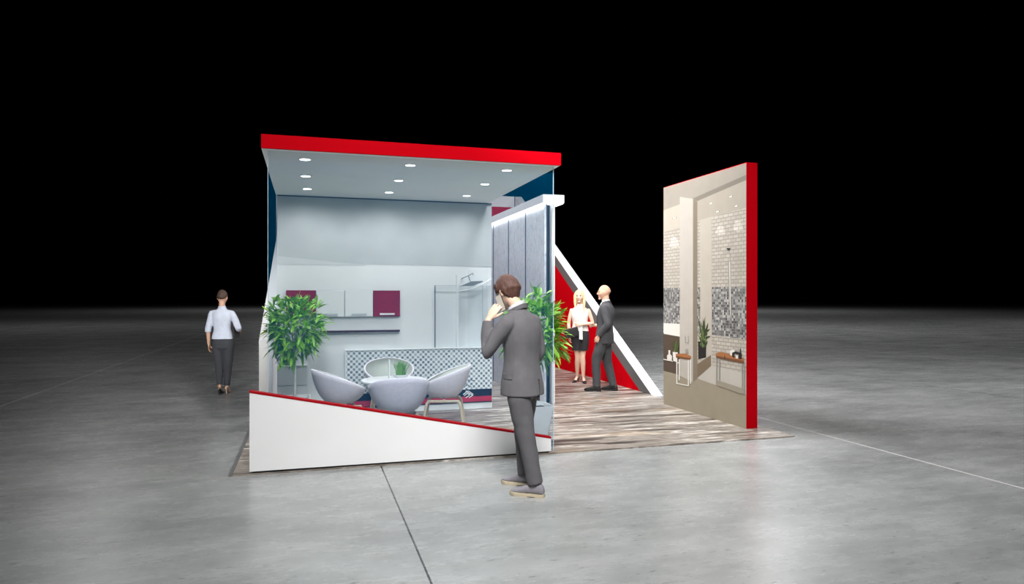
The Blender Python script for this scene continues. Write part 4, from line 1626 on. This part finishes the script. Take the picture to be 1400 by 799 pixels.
# ---- the bald man she talks to
BM_ = thing('person', 'bald man in a charcoal suit standing in profile beside the blond woman', 'person', (1.545, 11.45, PLAT), math.radians(70))
J = dict(pelvis=V(0, -0.01, 0.94), waist=V(0, -0.01, 1.10), chest=V(0, -0.03, 1.30), neck=V(0, -0.03, 1.485),
         shL=V(-0.180, -0.035, 1.400), elL=V(-0.235, -0.105, 1.13), wrL=V(-0.20, 0.05, 0.93),
         shR=V(0.180, -0.03, 1.400), elR=V(0.215, 0.02, 1.12), wrR=V(0.14, 0.185, 1.09),
         hipL=V(-0.088, 0, 0.90), knL=V(-0.095, 0.11, 0.50), anL=V(-0.10, 0.105, 0.085),
         hipR=V(0.088, 0, 0.90), knR=V(0.095, -0.03, 0.50), anR=V(0.10, -0.135, 0.085))
HM = head_matrix(V(0.0, 0.0, 1.652), pitch=3, yaw=10, s=1.04)
mb = MB()
add_body(mb, J, False, HM)
add_hand(mb, J['wrR'], V(-0.35, 0.9, 0.1), V(0.6, 0.3, 0.6), V(-0.4, 0.0, 0.9), 0.95, (55, 60, 40), 2, 30, 30)
add_hand(mb, J['wrL'], V(0.05, 0.35, -0.9), V(-0.95, 0.1, 0), V(0.1, 0.9, 0.2), 0.92, (20, 25, 20))
foot_skin(mb, J['anL'], 4, 0.0, False)
foot_skin(mb, J['anR'], -6, 0.0, False)
remeshed(mb, 'body', SKIN, BM_, 0.0058, 2)
face_parts(BM_, HM, HAIR_STUBBLE)
hair_cap(BM_, HM, HAIR_STUBBLE, 1.35, 0.05, -0.45, 1.012, 0.99, 2, name='stubble', rough=0.0)
mb = MB()
add_torso(mb, [(V(0.0, -0.01, 0.80), 0.188, 0.148, 0), (V(0, -0.01, 0.92), 0.184, 0.146, 0), (V(0, -0.02, 1.09), 0.166, 0.126, 0), (V(0, -0.035, 1.29), 0.188, 0.138, 0),
               (V(0, -0.04, 1.40), 0.188, 0.112, 0), (V(0, -0.038, 1.462), 0.112, 0.080, 0), (V(0, -0.036, 1.492), 0.070, 0.066, 0)], 'end')
add_sleeve(mb, J, 'L', (0.072, 0.066, 0.058, 0.048), 0.97)
add_sleeve(mb, J, 'R', (0.072, 0.066, 0.058, 0.048), 0.93)
jk = remeshed(mb, 'jacket', SUIT_DARK, BM_, 0.0075, 4, folds(0.005, 8, 6.0, 0.6))
mb = MB()
mb.loft([(V(0, 0.098, 1.14), V(0.006, 0, 0), V(0, 0.012, 0)), (V(0, 0.096, 1.28), V(0.035, 0, 0), V(0, 0.016, 0)), (V(0, 0.058, 1.42), V(0.050, 0, 0), V(0, 0.018, 0)), (V(0, 0.024, 1.48), V(0.045, 0, 0), V(0, 0.02, 0))], 14, 4)
mb.build('shirt_front', SHIRT, BM_, True)
mb = MB()
ring_band(mb, V(0, -0.030, 1.492), 0.061, 0.060, 0.0, 0.040, 0.006, 0, 0, 2 * PI, 28, -0.1)
mb.build('shirt_collar', SHIRT, BM_, True, 50)
for sx in (-1, 1):
    mb = MB()
    mb.loft([(V(sx * 0.020, 0.116, 1.12), V(0.010, 0, 0), V(0, 0.005, 0)), (V(sx * 0.062, 0.098, 1.30), V(0.030, 0, 0), V(0, 0.006, 0)), (V(sx * 0.062, 0.046, 1.44), V(0.018, 0, 0), V(0, 0.006, 0))], 12, 4)
    mb.build('lapel', SUIT_DARK, jk, True)
mb = MB()
ring_band(mb, V(0, -0.036, 1.475), 0.072, 0.068, 0.0, 0.030, 0.010, 0, PI * 0.95, PI * 2.05, 24, -0.10)
mb.build('jacket_collar', SUIT_DARK, jk, True, 50)
mb = MB()
ring_band(mb, V(0.0, -0.008, 0.94), 0.176, 0.138, 0.0, 0.042, 0.010, 0, PI * 0.80, PI * 1.06, 12)
mb.build('pocket_flap', SUIT_DARK, jk, True, 50)
mb = MB()
add_pants(mb, J, (0.164, 0.126), 0.098, 0.080, 0.064, -0.006)
remeshed(mb, 'trousers', SUIT_DARK, BM_, 0.0075, 4, folds(0.006, 9, 7.0, 0.8))
flat_shoe(BM_, J['anL'], 4, 0.285, LEATHER, LEATHER)
flat_shoe(BM_, J['anR'], -6, 0.285, LEATHER, LEATHER)
